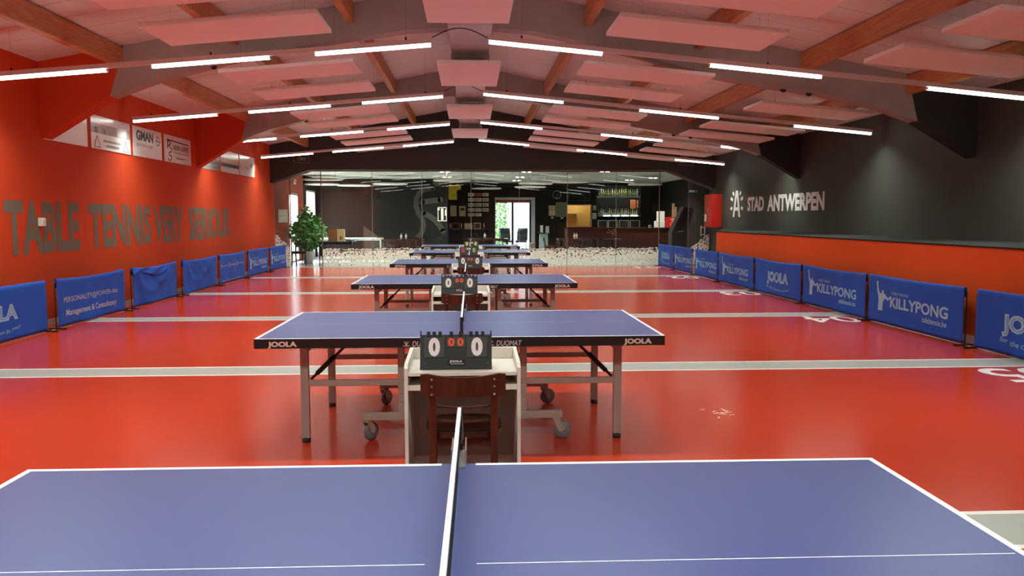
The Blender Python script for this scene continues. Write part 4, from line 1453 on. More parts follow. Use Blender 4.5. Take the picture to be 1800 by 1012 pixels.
def leaves(mb, n, fn, size, rnd, tilt=1.0):
    for k in range(n):
        p = Vector(fn())
        d = Vector((rnd.gauss(0, 1), rnd.gauss(0, 1), rnd.gauss(0, 0.8) - 0.3 * tilt)).normalized()
        s = d.cross(Vector((rnd.gauss(0, 1), rnd.gauss(0, 1), rnd.gauss(0, 1)))).normalized()
        L_ = size * rnd.uniform(0.7, 1.3)
        u = d.cross(s) * L_ * 0.06
        mb.add([p, p + d * L_ * 0.45 + s * L_ * 0.24 + u, p + d * L_, p + d * L_ * 0.45 - s * L_ * 0.24 + u], [(0, 1, 2), (0, 2, 3)])


t = thing('hedge', 'tall sunlit green hedge outside the far glass door', 'hedge', (0.95, 41.3, 0))
mb = MB()
leaves(mb, 9000, lambda: (rnd.uniform(-2.2, 0.95), 0.35 + rnd.uniform(-0.35, 0.3) + 0.12 * math.sin(5 * rnd.random()), rnd.uniform(0, 3.6)), 0.13, rnd)
tag(mb.build('foliage', 'hedge', t, recalc=False), kind='stuff')
mb = MB()
for k in range(12):
    xx = -2.0 + 0.25 * k
    mb.tube([(xx, 0.3, 0), (xx + 0.05, 0.32, 1.6), (xx, 0.3, 3.3)], [0.035, 0.025, 0.01], 6)
mb.build('stem', 'stem', t)


# ------------------------------------------------------------------ potted plant behind the left opening
t = thing('potted_plant', 'tall leafy green plant in a white pot beside the glass door', 'plant', (-5.50, 27.45, 0))
mb = MB()
mb.lathe([(0.0, 0.0), (0.15, 0.0), (0.20, 0.40), (0.215, 0.40), (0.215, 0.43), (0.19, 0.43), (0.18, 0.38), (0.0, 0.38)], (0, 0, 0), 24)
mb.build('pot', 'pot', t)
mb = MB()
rp = random.Random(11)
tips = []
for k in range(9):
    a = rp.uniform(0, 6.28)
    rr = rp.uniform(0.15, 0.5)
    h = rp.uniform(1.1, 1.75)
    p = [Vector((0.05 * math.cos(a), 0.05 * math.sin(a), 0.38)), Vector((rr * 0.4 * math.cos(a), rr * 0.4 * math.sin(a), 0.38 + h * 0.35)), Vector((rr * math.cos(a), rr * math.sin(a), 0.3 + h * 0.9))]
    mb.tube(p, [0.014, 0.010, 0.005], 6)
    tips.append(p)
mb.tube([(0, 0, 0.38), (-0.05, 0.02, 1.3), (0.02, 0, 1.95)], [0.02, 0.012, 0.005], 6)
mb.build('stem', 'stem', t)
mb = MB()


def leafp():
    if rp.random() < 0.03:
        return (rp.gauss(-0.05, 0.07), rp.gauss(0, 0.06), rp.uniform(1.55, 2.0))
    z_ = rp.uniform(0.55, 1.62)
    wz = 0.62 * math.sin(PI * min(1, max(0.12, (z_ - 0.35) / 1.42)))
    a = rp.uniform(0, 6.28)
    r = wz * math.sqrt(rp.random())
    return (r * math.cos(a), r * math.sin(a) * 0.75, z_)


leaves(mb, 1300, leafp, 0.18, rp, 1.4)
tag(mb.build('foliage', 'leaf', t, recalc=False), kind='stuff')

# ------------------------------------------------------------------ ceiling discs and downlights
ddisc = [(568, 318), (566, 326), (622, 328), (686, 325.5), (795, 319.5), (855, 333), (942, 324.5), (932, 330.5), (1003, 322), (1134, 326)]
dn = ['leftmost and nearest above the plant', 'left, just behind the nearest left disc', 'left, second from the wall', 'left of centre before the black wall', 'above the yellow jersey', 'above the wall plaques', 'right of the glass door', 'above the glass door, farther one', 'above the round clock', 'in front of the bar bottles']
for (px, py), nm in zip(ddisc, dn):
    Yd = 1.22 * F_PX / (382 - py)
    p = at(px, py, Yd)
    t = thing('ceiling_disc', 'round white ceiling disc in the cafe, ' + nm, 'acoustic disc', (p.x, p.y, 2.78), 0, 'round cafe ceiling discs')
    mb = MB(); mb.lathe([(0.62, 0), (0.65, 0.01), (0.65, 0.04), (0.62, 0.05)], (0, 0, 0), 40); mb.build('board', 'disc', t)
    for k in range(3):
        a = 2 * PI * k / 3
        mb = MB(); mb.tube([(0.4 * math.cos(a), 0.4 * math.sin(a), 0.05), (0.4 * math.cos(a), 0.4 * math.sin(a), ZC - 2.78)], 0.003, 5); mb.build('hanger', 'blackmetal', t)
spots = [(641, 301.5, 'left front'), (782, 303, 'left of centre front'), (786, 312, 'left of centre, farther'), (926, 303, 'right of centre front'), (914, 312, 'right of centre, farther'), (908, 318, 'right of centre, farthest'), (1063, 302.5, 'right front'), (1106, 317, 'above the bar'), (1148, 313, 'added to light the white cartons')]  # last entry is an extra lamp, added to brighten the cartons
for px, py, nm in spots:
    Yd = (ZC - CAM_H) * F_PX / (382 - py)
    p = at(px, py, Yd)
    t = thing('downlight', 'twin downlight in the cafe ceiling, ' + nm, 'downlight', (p.x, p.y, ZC), 0, 'twin cafe downlights')
    for s in (-0.10, 0.10):
        mb = MB(); mb.lathe([(0.0, -0.012), (0.062, -0.012), (0.062, -0.004)], (s, 0, 0), 18); mb.build('lamp', 'downlight', t)
        ld = bpy.data.lights.new('downlight_beam', 'AREA'); ld.shape = 'DISK'; ld.size = 0.12; ld.energy = 26; ld.spread = math.radians(130); ld.color = (1.0, 0.93, 0.82)
        lo = bpy.data.objects.new('beam', ld); COL.objects.link(lo); lo.parent = t; lo.location = (s, 0, -0.02)
        mb = MB(); mb.lathe([(0.064, -0.010), (0.08, -0.010), (0.08, 0.0), (0.064, 0.0), (0.064, -0.010)], (s, 0, 0), 18); mb.build('ring', 'white', t)

# ------------------------------------------------------------------ things on the far cafe wall
WY = YC - 0.012


def onwall(name, label, cat, px0, py0, px1, py1, m, group=None, dep=0.02, border=None, Y=None):
    Yw = Y or YC
    a, b = at(px0, py1, Yw), at(px1, py0, Yw)
    w_, h_ = b.x - a.x, b.z - a.z
    t = thing(name, label, cat, (a.x + w_ / 2, Yw - 0.002, a.z), 0, group)
    mb = MB()
    if border:
        e = border[1]
        mb.span((-w_ / 2 + e, -dep * 0.6, e), (w_ / 2 - e, 0, h_ - e))
        mb.build('sheet', m, t)
        mb = MB()
        mb.span((-w_ / 2, -dep, 0), (w_ / 2, 0, e)); mb.span((-w_ / 2, -dep, h_ - e), (w_ / 2, 0, h_))
        mb.span((-w_ / 2, -dep, e), (-w_ / 2 + e, 0, h_ - e)); mb.span((w_ / 2 - e, -dep, e), (w_ / 2, 0, h_ - e))
        mb.build('border', border[0], t)
    else:
        mb.span((-w_ / 2, -dep, 0), (w_ / 2, 0, h_), 0, min(0.004, dep * 0.2))
        mb.build('sheet', m, t)
    return t, w_, h_


# jersey
p = at(800, 336, YC)
t = thing('jersey', 'yellow sports jersey hung on the dark cafe wall', 'jersey', (p.x - 0.02, YC - 0.002, 2.36))
mb = MB()
mb.prism([(-0.27, 0.0), (0.10, 0.0), (0.10, 0.22), (0.085, 0.34), (0.12, 0.44), (0.27, 0.46), (0.29, 0.66), (0.10, 0.71), (0.03, 0.665), (-0.08, 0.66), (-0.15, 0.70), (-0.27, 0.70), (-0.285, 0.35)], -0.03, 0)
mb.build('body', 'yellow', t)
mb = MB()
rj = random.Random(4)
for k in range(14):
    xx, zz = rj.uniform(-0.2, 0.06), rj.uniform(0.1, 0.6)
    mb.add([(xx, -0.0315, zz), (xx + 0.03, -0.0315, zz + 0.01), (xx + 0.02, -0.0315, zz + 0.04), (xx - 0.01, -0.0315, zz + 0.03)], [(0, 1, 2, 3)])
mb.build('print', mat('ochre_print', (0.5, 0.27, 0.02), 0.7), t)

pr_, pc_ = [(339, 345), (348, 354), (357, 363), (365.8, 371.7), (374.7, 380)], [(822.6, 834), (835.3, 846.5), (848, 859)]
rn_ = ['top row', 'second row', 'third row', 'fourth row', 'bottom row']
cn_ = ['left', 'middle', 'right']
pm_ = mat('dark_plaque_print', (0.12, 0.08, 0.05), 0.5)
for r in range(5):
    for c in range(3):
        if (r, c) == (4, 2):
            continue
        t, w_, h_ = onwall('plaque', ('red plaque' if (r, c) == (0, 1) else 'cream plaque') + ' on the brown cafe wall, %s, %s column' % (rn_[r], cn_[c]), 'plaque', pc_[c][0], pr_[r][0], pc_[c][1], pr_[r][1],
                           'plaque_red' if (r, c) == (0, 1) else 'plaque', 'sponsor plaques on the cafe wall')
        mb = MB(); x_ = random.uniform(-0.1, 0.0); mb.span((-w_ * 0.38, -0.0215, h_ * 0.35), (w_ * random.uniform(0.05, 0.38), -0.0203, h_ * 0.6)); mb.build('print', pm_, t)
t, w_, h_ = onwall('wall_poster', 'plain tan sheet framed on the wall under the jersey', 'poster', 791, 360.7, 802.7, 380.4, 'tan', None, 0.02, ('cafe_wood', 0.015))
t, w_, h_ = onwall('wall_poster', 'tan sheet with a dark picture left of the plaques', 'poster', 807.4, 362, 818.3, 380, 'tan', None, 0.02, ('tan', 0.015))
mb = MB(); mb.span((-w_ * 0.32, -0.0145, h_ * 0.55), (w_ * 0.32, -0.0125, h_ * 0.82)); mb.build('picture', 'cafe_wood', t)
t, w_, h_ = onwall('notice_board', 'white edged notice board with three dark columns', 'notice board', 769.5, 364, 785.2, 388.7, 'cafe_brown', None, 0.025, ('white', 0.03), Y=YS)
mb = MB(); mb.span((-0.05, -0.018, 0.05), (0.05, -0.0155, h_ - 0.05)); mb.span((0.11, -0.018, 0.22), (0.16, -0.0155, h_ - 0.1)); mb.span((-0.19, -0.018, h_ - 0.12), (-0.1, -0.0155, h_ - 0.05)); mb.build('sheet', 'white', t)
# shelf with frames
p = at(829, 402.5, YC)
t = thing('wall_shelf', 'narrow shelf holding frames below the plaques', 'shelf', (p.x, YC - 0.002, p.z - 0.03))
mb = MB(); mb.span((-1.03, -0.14, 0), (1.0, 0, 0.028)); mb.build('board', 'cafe_wood', t)
mb = MB(); mb.span((-0.8, -0.12, -0.10), (-0.77, 0, 0)); mb.build('bracket', 'cafe_wood', t)
mb = MB(); mb.span((0.8, -0.12, -0.10), (0.83, 0, 0)); mb.build('bracket', 'cafe_wood', t)
SZ = p.z - 0.0015
for xc, w_, h_, m, b, nm in ((801, 0.36, 0.30, 'cafe_brown', 'plaque_red', 'reddish picture frame on the narrow shelf, leftmost'), (823.5, 0.36, 0.27, 'tan', 'tan', 'cream picture in the middle of the narrow shelf'), (839, 0.32, 0.29, 'cafe_wood', 'tan', 'dark picture in a tan frame on the shelf, right')):
    x_ = at(xc, 396, YC).x
    t = thing('picture_frame', nm, 'picture frame', (x_, YC - 0.07, SZ), 0, 'framed pictures on the shelf')
    R = Matrix.Rotation(-0.12, 3, 'X')
    mb = MB(); mb.box(R @ Vector((0, 0, h_ / 2)), (w_ - 0.06, 0.012, h_ - 0.06), 0, R); mb.build('picture', m, t)
    mb = MB()
    for c, s in (((0, 0.015), (w_, 0.03)), ((0, h_ - 0.015), (w_, 0.03)), ((-w_ / 2 + 0.015, h_ / 2), (0.03, h_ - 0.06)), ((w_ / 2 - 0.015, h_ / 2), (0.03, h_ - 0.06))):
        mb.box(R @ Vector((c[0], 0, c[1])), (s[0], 0.022, s[1]), 0, R)
    mb.build('border', b, t)
for xc, h_, nm in ((791.5, 0.28, 'at the left end'), (811.5, 0.27, 'between the frames'), (850.5, 0.28, 'right of the dark frame')):
    x_ = at(xc, 396, YC).x
    t = thing('trophy', 'small pale figurine trophy on the shelf, ' + nm, 'trophy', (x_, YC - 0.08, SZ), 0, 'trophies on the shelf')
    mb = MB(); mb.span((-0.04, -0.03, 0), (0.04, 0.03, 0.05), 0, 0.004); mb.build('base', 'cafe_wood', t)
    mb = MB(); mb.lathe([(0.012, 0.05), (0.02, 0.08), (0.03, h_ * 0.5), (0.035, h_ * 0.62), (0.015, h_ * 0.72), (0.028, h_ * 0.85), (0.02, h_ * 0.96), (0.0, h_)], (0, 0, 0), 12); mb.build('figure', 'tan', t)

# clock, boards and slips right of the door
p = at(979, 342, YC)
t = thing('wall_clock', 'round wall clock between the glass door and the hatch', 'clock', (p.x, YC - 0.002, p.z))
mb = MB(); mb.lathe([(0.17, 0.0), (0.195, -0.01), (0.195, -0.04), (0.175, -0.045), (0.17, -0.02)], (0, 0, 0), 32, 0, 'y'); mb.build('rim', 'steel', t)
mb = MB(); mb.lathe([(0.0, -0.02), (0.17, -0.02), (0.17, -0.015)], (0, 0, 0), 32, 0, 'y'); mb.build('dial', mat('grey_dial', (0.22, 0.22, 0.20), 0.25), t)
mb = MB(); mb.bar((0, -0.025, 0), (0.10, -0.025, 0.05), 0.012, 0.003, 0, (0, 1, 0)); mb.build('hour_hand', 'white', t)
mb = MB(); mb.bar((0, -0.028, 0), (-0.02, -0.028, -0.13), 0.010, 0.003, 0, (0, 1, 0)); mb.build('minute_hand', 'white', t)
onwall('notice_board', 'grey green notice board left of the serving hatch', 'notice board', 977, 355.5, 995, 380.5, mat('grey_green_felt', (0.16, 0.17, 0.12), 0.9), None, 0.03, ('tan', 0.012))
onwall('notice_sheet', 'upper tan sheet beside the grey green notice board', 'notice', 964.5, 361, 976, 369.5, 'tan')
onwall('notice_sheet', 'lower cream sheet beside the grey green notice board', 'notice', 964.5, 370, 976, 379, 'plaque')
onwall('wall_switch', 'small light switch under the cream notice sheet', 'switch', 968.5, 380.5, 973, 384, 'plaque')
onwall('wall_switch', 'small light switch under the grey green notice board', 'switch', 985.5, 381.5, 990, 384.5, 'plaque')
onwall('notice_sheet', 'white notice above the pale teal lectern, right one', 'notice', 959, 397.5, 965, 410.5, 'carton')
onwall('notice_sheet', 'bright white notice right behind the lectern', 'notice', 949.5, 396, 954.5, 409, 'white')
onwall('wall_poster', 'dark framed board above the serving hatch', 'poster', 999, 333, 1037, 352.5, 'cafe_dark', None, 0.03, ('board_dark', 0.02))
onwall('wall_poster', 'small tan picture between the hatch and the bar, upper', 'poster', 1042, 361, 1048.5, 369.5, 'tan')
onwall('wall_poster', 'small cream picture between the hatch and the bar, lower', 'poster', 1041, 374, 1048.5, 385, 'plaque')

# painted player figure on the black wall
wf = [o for o in COL.objects if o.name == 'wall_cafe_mural'][0]
mb = MB()


def stroke(pts, wd):
    pts = [Vector((at(px, py, YS).x, YS - 0.004, at(px, py, YS).z)) for px, py in pts]
    L_, R_ = [], []
    for k, q in enumerate(pts):
        d = (pts[min(k + 1, len(pts) - 1)] - pts[max(k - 1, 0)]).normalized()
        s = Vector((-d.z, 0, d.x)) * wd / 2
        L_.append(q + s); R_.append(q - s)
    n_ = len(pts)
    mb.add(L_ + R_, [(k, k + 1, n_ + k + 1, n_ + k) for k in range(n_ - 1)])
    for q, d in ((pts[0], pts[1] - pts[0]), (pts[-1], pts[-2] - pts[-1])):
        mb.add([q + Vector((math.cos(2 * PI * k / 14) * wd / 2, 0, math.sin(2 * PI * k / 14) * wd / 2)) for k in range(14)], [tuple(range(14))])


stroke([(762, 331), (748, 332), (738, 338), (732, 349), (731, 361), (735, 374), (742, 384), (745, 396), (742, 408), (735, 416), (729, 420)], 0.2)
stroke([(742, 355), (758, 353), (774, 351)], 0.22)
stroke([(744, 374), (756, 380), (766, 388), (774, 398), (779, 406)], 0.22)
mb.add([at(769 + 8 * math.cos(2 * PI * k / 20), 322 + 5 * math.sin(2 * PI * k / 20), YS) + Vector((0, -0.004, 0)) for k in range(20)], [tuple(range(20))])
tag(mb.build('painted_figure', 'mural', wf, recalc=False), 'grey painted table tennis player figure')

# ------------------------------------------------------------------ bar
t = thing('bar_counter', 'long dark bar counter in front of the bottle shelves', 'bar counter', (6.25, 33.2, 0))
mb = MB(); mb.span((-2.35, -0.2, 0), (2.48, 0.25, 1.08), 0, 0.004); mb.build('front', 'cafe_wood', t)
mb = MB(); mb.span((-2.40, -0.28, 1.08), (2.49, 0.32, 1.125), 0, 0.006); mb.build('worktop', 'cafe_dark', t)
for zz, nm in ((2.53, 'upper'), (1.63, 'lower')):
    t = thing('bottle_shelf', '%s glass shelf of bottles in the bar alcove' % nm, 'shelf', ((A0 + A1) / 2, YC + 0.25, zz))
    mb = MB(); mb.span((-(A1 - A0) / 2 + 0.002, -0.2, -0.04), ((A1 - A0) / 2 - 0.002, 0.248, 0.0)); mb.build('board', 'teal', t)
    if nm == 'lower':
        for k in range(4):
            xa = -(A1 - A0) / 2 + 0.32 + 0.42 * k
            mb = MB(); mb.span((xa, -0.212, -0.03), (xa + 0.34, -0.2, 0.015)); mb.build('led_strip', 'bar_led', t)
    else:
        mb = MB(); mb.span((-(A1 - A0) / 2 + 0.03, -0.195, -0.06), ((A1 - A0) / 2 - 0.03, -0.175, -0.04)); mb.build('led_strip', 'added_bar_light', t)  # added strip lighting the bottles below, kept out of view behind the lip
        mb = MB(); mb.span((-(A1 - A0) / 2 + 0.002, -0.21, -0.075), ((A1 - A0) / 2 - 0.002, -0.20, 0.0)); mb.build('lip', 'teal', t)

t = thing('added_light_strip', 'warm light strip added under the ceiling to brighten the upper shelf bottles', 'light strip', ((A0 + A1) / 2, YC + 0.03, ZC))  # added lamp, there only to brighten the upper row of bottles
mb = MB(); mb.span((-(A1 - A0) / 2 + 0.05, -0.012, -0.02), ((A1 - A0) / 2 - 0.05, 0.012, -0.001)); mb.build('lamp', 'added_bar_light', t)
mb = MB(); mb.span((-(A1 - A0) / 2 + 0.002, -0.06, -0.11), ((A1 - A0) / 2 - 0.002, -0.03, -0.001)); mb.build('added_valance', 'cafe_dark', t)  # added board that hides the extra lamp from view


def make_bottle(name, m, r, h, neck):
    t = bpy.data.objects.new(name, None); COL.objects.link(t)
    mb = MB(); mb.lathe([(0.0, 0.0), (r, 0.0), (r, h * 0.55), (r * 0.9, h * 0.63), (r * 0.38, h * 0.75), (r * 0.36, h * 0.93), (0.0, h * 0.93)], (0, 0, 0), 12); mb.build('body', m, t)
    mb = MB(); mb.lathe([(r * 0.42, h * 0.93), (r * 0.42, h), (0.0, h)], (0, 0, 0), 10); mb.build('cap', neck, t)
    mb = MB(); mb.lathe([(r * 1.01, h * 0.15), (r * 1.02, h * 0.16), (r * 1.02, h * 0.42), (r * 1.01, h * 0.43)], (0, 0, 0), 12); mb.build('label', 'plaque', t)
    return t


kinds = [('green', make_bottle('bottle', 'bottle_green', 0.042, 0.31, 'black')), ('amber', make_bottle('bottle', 'bottle_amber', 0.045, 0.30, 'tan')), ('clear', make_bottle('bottle', 'bottle_clear', 0.040, 0.33, 'steel')), ('blue', make_bottle('bottle', 'bottle_blue', 0.046, 0.27, 'white'))]
used = set()
rb_ = random.Random(21)
for zz, nm, seq in ((2.53, 'upper', 'gcagagcagacacgaggc'), (1.63, 'lower', 'bcabgcabcagcacagcac')):
    n = len(seq)
    for k, ch in enumerate(seq):
        kind, src = [q for q in kinds if q[0][0] == ch][0]
        xx = A0 + 0.14 + (A1 - A0 - 0.28) * k / (n - 1)
        yy = YC + 0.12 + 0.10 * rb_.random()
        lab = '%s bottle on the %s bar shelf, number %d from the left' % ({'green': 'dark green', 'amber': 'amber', 'clear': 'pale clear', 'blue': 'blue'}[kind], nm, k + 1)
        if kind not in used:
            used.add(kind)
            o = src
            o.location = (xx, yy, zz + 0.001)
            tag(o, lab, 'bottle', 'bottles on the bar shelves')
        else:
            dup(src, (xx, yy, zz + 0.001), 0, lab, 'bottles on the bar shelves')
        COL.objects[-1]
t, w_, h_ = onwall('menu_board', 'orange lit menu board between the bar shelves, larger', 'menu board', 1108, 351, 1117, 366.5, 'menu', None, 0.02, ('cream', 0.012), Y=YC + 0.495)
t, w_, h_ = onwall('menu_board', 'orange lit menu board between the bar shelves, right narrow one', 'menu board', 1119, 352, 1124, 365, 'menu', None, 0.02, ('cream', 0.012), Y=YC + 0.495)
for k, (a, b) in enumerate(((1049, 1066), (1067.3, 1083.6), (1086, 1103), (1105, 1122.5))):
    xa, xb = at(a, 386, YC).x, at(b, 386, YC).x
    t = thing('bar_fridge', 'grey framed fridge door under the bar shelves, %s from the left' % ['first', 'second', 'third', 'fourth'][k], 'fridge', ((xa + xb) / 2, YC - 0.1, 0.0), 0, 'bar fridges')
    hw = (xb - xa) / 2
    mb = MB(); mb.span((-hw, -0.20, 0), (hw, 0.098, 1.42), 0, 0.004); mb.build('body', 'board_dark', t)
    mb = MB()
    for p0, p1 in (((-hw, -0.23, 0.1), (-hw + 0.035, -0.20, 1.42)), ((hw - 0.035, -0.23, 0.1), (hw, -0.20, 1.42)), ((-hw + 0.035, -0.23, 1.385), (hw - 0.035, -0.20, 1.42)), ((-hw + 0.035, -0.23, 0.1), (hw - 0.035, -0.20, 0.13))):
        mb.span(p0, p1)
    mb.build('door_frame', 'frame_grey', t)
    mb = MB(); mb.span((-hw + 0.035, -0.212, 0.13), (hw - 0.035, -0.203, 1.385)); mb.build('door_panel', mat('dark_fridge_glass', (0.03, 0.03, 0.025), 0.1), t)
# things on the counter
CT = 1.125
p0, p1 = at(1151, 394, 33.2), at(1167.5, 382.4, 33.2)
t = thing('carton_box', 'wide white carton on the bar counter, lower one', 'box', ((p0.x + p1.x) / 2, 33.2, CT))
w_ = p1.x - p0.x
mb = MB(); mb.span((-w_ / 2, -0.15, 0), (w_ / 2, 0.15, 0.27), 0, 0.004); mb.build('body', 'carton', t)
mb = MB(); mb.span((-w_ / 2, -0.152, 0.20), (w_ / 2, -0.15, 0.21)); mb.build('flap', 'desk_back', t)
t = thing('carton_box', 'white carton stacked on top of the wide carton', 'box', ((p0.x + p1.x) / 2 + 0.04, 33.2, CT + 0.27))
mb = MB(); mb.span((-0.14, -0.13, 0), (0.14, 0.13, 0.40), 0, 0.004); mb.build('body', 'carton', t)
mb = MB(); mb.span((-0.14, -0.132, 0.33), (0.14, -0.13, 0.338)); mb.build('flap', 'desk_back', t)
p0, p1 = at(1168.5, 396, 33.2), at(1183.5, 378, 33.2)
w_ = p1.x - p0.x
t = thing('drinks_crate', 'red box with curly white script beside the white cartons', 'box', ((p0.x + p1.x) / 2 + 0.02, 33.2, CT))
mb = MB(); mb.span((-w_ / 2, -0.17, 0), (w_ / 2, 0.17, 0.43), 0, 0.006); mb.build('body', 'red_box', t)
mb = MB()
mb.text('Cola', (0.155, -0.173, 0.03), (0, 0, 1), (-1, 0, 0), 0.36, 0.16, 0, 0.0, 0.35)
mb.build('script', 'white', t, recalc=False)
p = at(1186, 378, 33.3)
t = thing('serving_board', 'pair of upright wooden serving boards behind the red box', 'board', (p.x, 33.42, CT))
mb = MB(); mb.span((-0.09, -0.015, 0), (0.02, 0.015, 1.0), 0, 0.005); mb.build('board', 'tan', t)
mb = MB(); mb.span((0.025, -0.012, 0), (0.11, 0.018, 0.86), 0, 0.005); mb.build('board', 'tan', t)
p = at(1142, 394, 33.2)
t = thing('napkin_holder', 'small white framed holder on the bar counter', 'holder', (p.x, 33.15, CT))
mb = MB()
for a, b in (((-0.05, 0, 0), (-0.035, 0.04, 0.10)), ((0.035, 0, 0), (0.05, 0.04, 0.10)), ((-0.035, 0, 0.085), (0.035, 0.04, 0.10)), ((-0.035, 0, 0), (0.035, 0.04, 0.012))):
    mb.span(a, b)
mb.build('body', 'carton', t)

# ------------------------------------------------------------------ console, lectern, bin, cabinet
t = thing('console', 'dark console with a slanted screen behind the right end barriers', 'console', (7.08, 27.2, 0))
mb = MB(); mb.prism([(-0.30, 0), (0.22, 0), (0.22, 1.02), (0.43, 1.78), (0.40, 1.86), (0.10, 1.90), (-0.27, 1.13), (-0.30, 1.05)], -0.25, 0.25); mb.build('body', mat('dark_console', (0.035, 0.033, 0.03), 0.5), t)
mb = MB(); mb.prism([(-0.20, 1.14), (0.02, 1.10), (0.32, 1.76), (0.12, 1.83)], -0.262, -0.25); mb.build('screen', 'black', t)
mb = MB(); mb.span((-0.10, -0.30, 1.06), (0.08, -0.25, 1.085)); mb.build('tray', 'frame_grey', t)
p = at(955, 440, 35.0)
t = thing('lectern', 'pale teal lectern standing right of the glass door', 'lectern', (at(955.5, 420, 35).x, 35.0, 0))
mb = MB(); mb.prism([(-0.19, 0), (0.19, 0), (0.17, 0.84), (-0.17, 0.84)], -0.15, 0.15); mb.build('body', 'teal', t)
mb = MB(); mb.box((0, 0, 0.87), (0.46, 0.36, 0.03), 0, Matrix.Rotation(0.12, 3, 'Y')); mb.build('top', 'cafe_wood', t)
t = thing('waste_bin', 'grey waste bin by the right edge of the glass door', 'bin', (at(935.5, 432, 35.5).x, 35.5, 0))
mb = MB(); mb.lathe([(0.0, 0), (0.11, 0), (0.14, 0.40), (0.145, 0.40), (0.145, 0.43), (0.12, 0.43), (0.12, 0.38), (0, 0.36)], (0, 0, 0), 20); mb.build('body', 'leg', t)

t = thing('hose_cabinet', 'red fire hose cabinet on the dark right wall above the ledge end', 'cabinet', (XR - 0.001, 25.0, 1.24))
mb = MB(); mb.span((-0.33, -0.36, 0), (0, 0.36, 1.02), 0, 0.006); mb.build('body', 'cabinet_red', t)
mb = MB(); mb.span((-0.345, -0.34, 0.02), (-0.33, 0.34, 1.0), 0, 0.004); door = mb.build('door', 'cabinet_red', t)
mb = MB(); mb.span((-0.349, 0.10, 0.18), (-0.345, 0.30, 0.40)); tag(mb.build('sticker', 'white', door), 'white sticker')
mb = MB(); mb.lathe([(0.0, -0.349), (0.07, -0.349), (0.07, -0.345)], (0, -0.05, 0.52), 20, 0, 'x'); mb.build('glass_port', 'sign_grey', door)
mb = MB(); mb.tube([(-0.345, -0.22, 0.46), (-0.375, -0.22, 0.46), (-0.375, -0.22, 0.58), (-0.345, -0.22, 0.58)], 0.008, 6); mb.build('door_handle', 'black', door)

p = at(1218, 336, 26.6)
t = thing('security_camera', 'white bracket camera under the chamfered end wall, right', 'camera', (p.x, 26.6, p.z))
mb = MB(); mb.span((-0.12, -0.10, -0.03), (0.12, 0.10, 0.03), 0, 0.01); mb.build('body', 'white', t)
mb = MB(); mb.lathe([(0.03, -0.10), (0.03, -0.12), (0.02, -0.12), (0.02, -0.105)], (0.06, 0, 0), 12, 0, 'y'); mb.build('lens', 'black', t)
mb = MB(); mb.tube([(0, 0, 0.03), (0, 0, ZC - p.z)], 0.015, 8); mb.build('pole', 'blackmetal', t)

# notice panel on the red cafe wall at the left
t = thing('notice_sheet', 'pale board on the red wall just behind the left glass', 'notice', (XL + 0.001, 26.95, 1.40))
mb = MB(); mb.span((0, -0.62, 0), (0.02, 0.62, 0.42), 0, 0.003); mb.build('sheet', 'carton', t)
mb = MB(); mb.span((0.02, -0.5, 0.2), (0.0215, 0.5, 0.22)); mb.build('print', 'sign_grey', t)
t = thing('wall_speaker', 'small round speaker high on the red wall by the plant', 'speaker', (XL + 0.001, 28.6, 2.80))
mb = MB(); mb.lathe([(0.0, 0.10), (0.08, 0.10), (0.09, 0.06), (0.07, 0.0)], (0, 0, 0), 18, 0, 'x'); mb.build('housing', 'white', t)
mb = MB(); mb.lathe([(0.0, 0.104), (0.05, 0.104), (0.05, 0.10)], (0, 0, 0), 14, 0, 'x'); mb.build('grille', 'board_dark', t)


# ------------------------------------------------------------------ cafe tables, chairs and what stands on them
def make_cafe_table(loc, w_, d_, h_, label, mtop, mleg, r=0.022, group=None):
    t = thing('cafe_table', label, 'table', loc, 0, group)
    mb = MB(); mb.span((-w_ / 2, -d_ / 2, h_ - 0.03), (w_ / 2, d_ / 2, h_), 0, 0.004); mb.build('tabletop', mtop, t)
    mb = MB(); mb.span((-w_ / 2 + 0.05, -d_ / 2 + 0.05, h_ - 0.09), (w_ / 2 - 0.05, d_ / 2 - 0.05, h_ - 0.03)); mb.build('apron', mleg, t)
    for sx in (-1, 1):
        for sy in (-1, 1):
            mb = MB(); mb.tube([(sx * (w_ / 2 - 0.04), sy * (d_ / 2 - 0.04), h_ - 0.03), (sx * (w_ / 2 - 0.04), sy * (d_ / 2 - 0.04), 0)], r, 10); mb.build('leg', mleg, t)
    return t


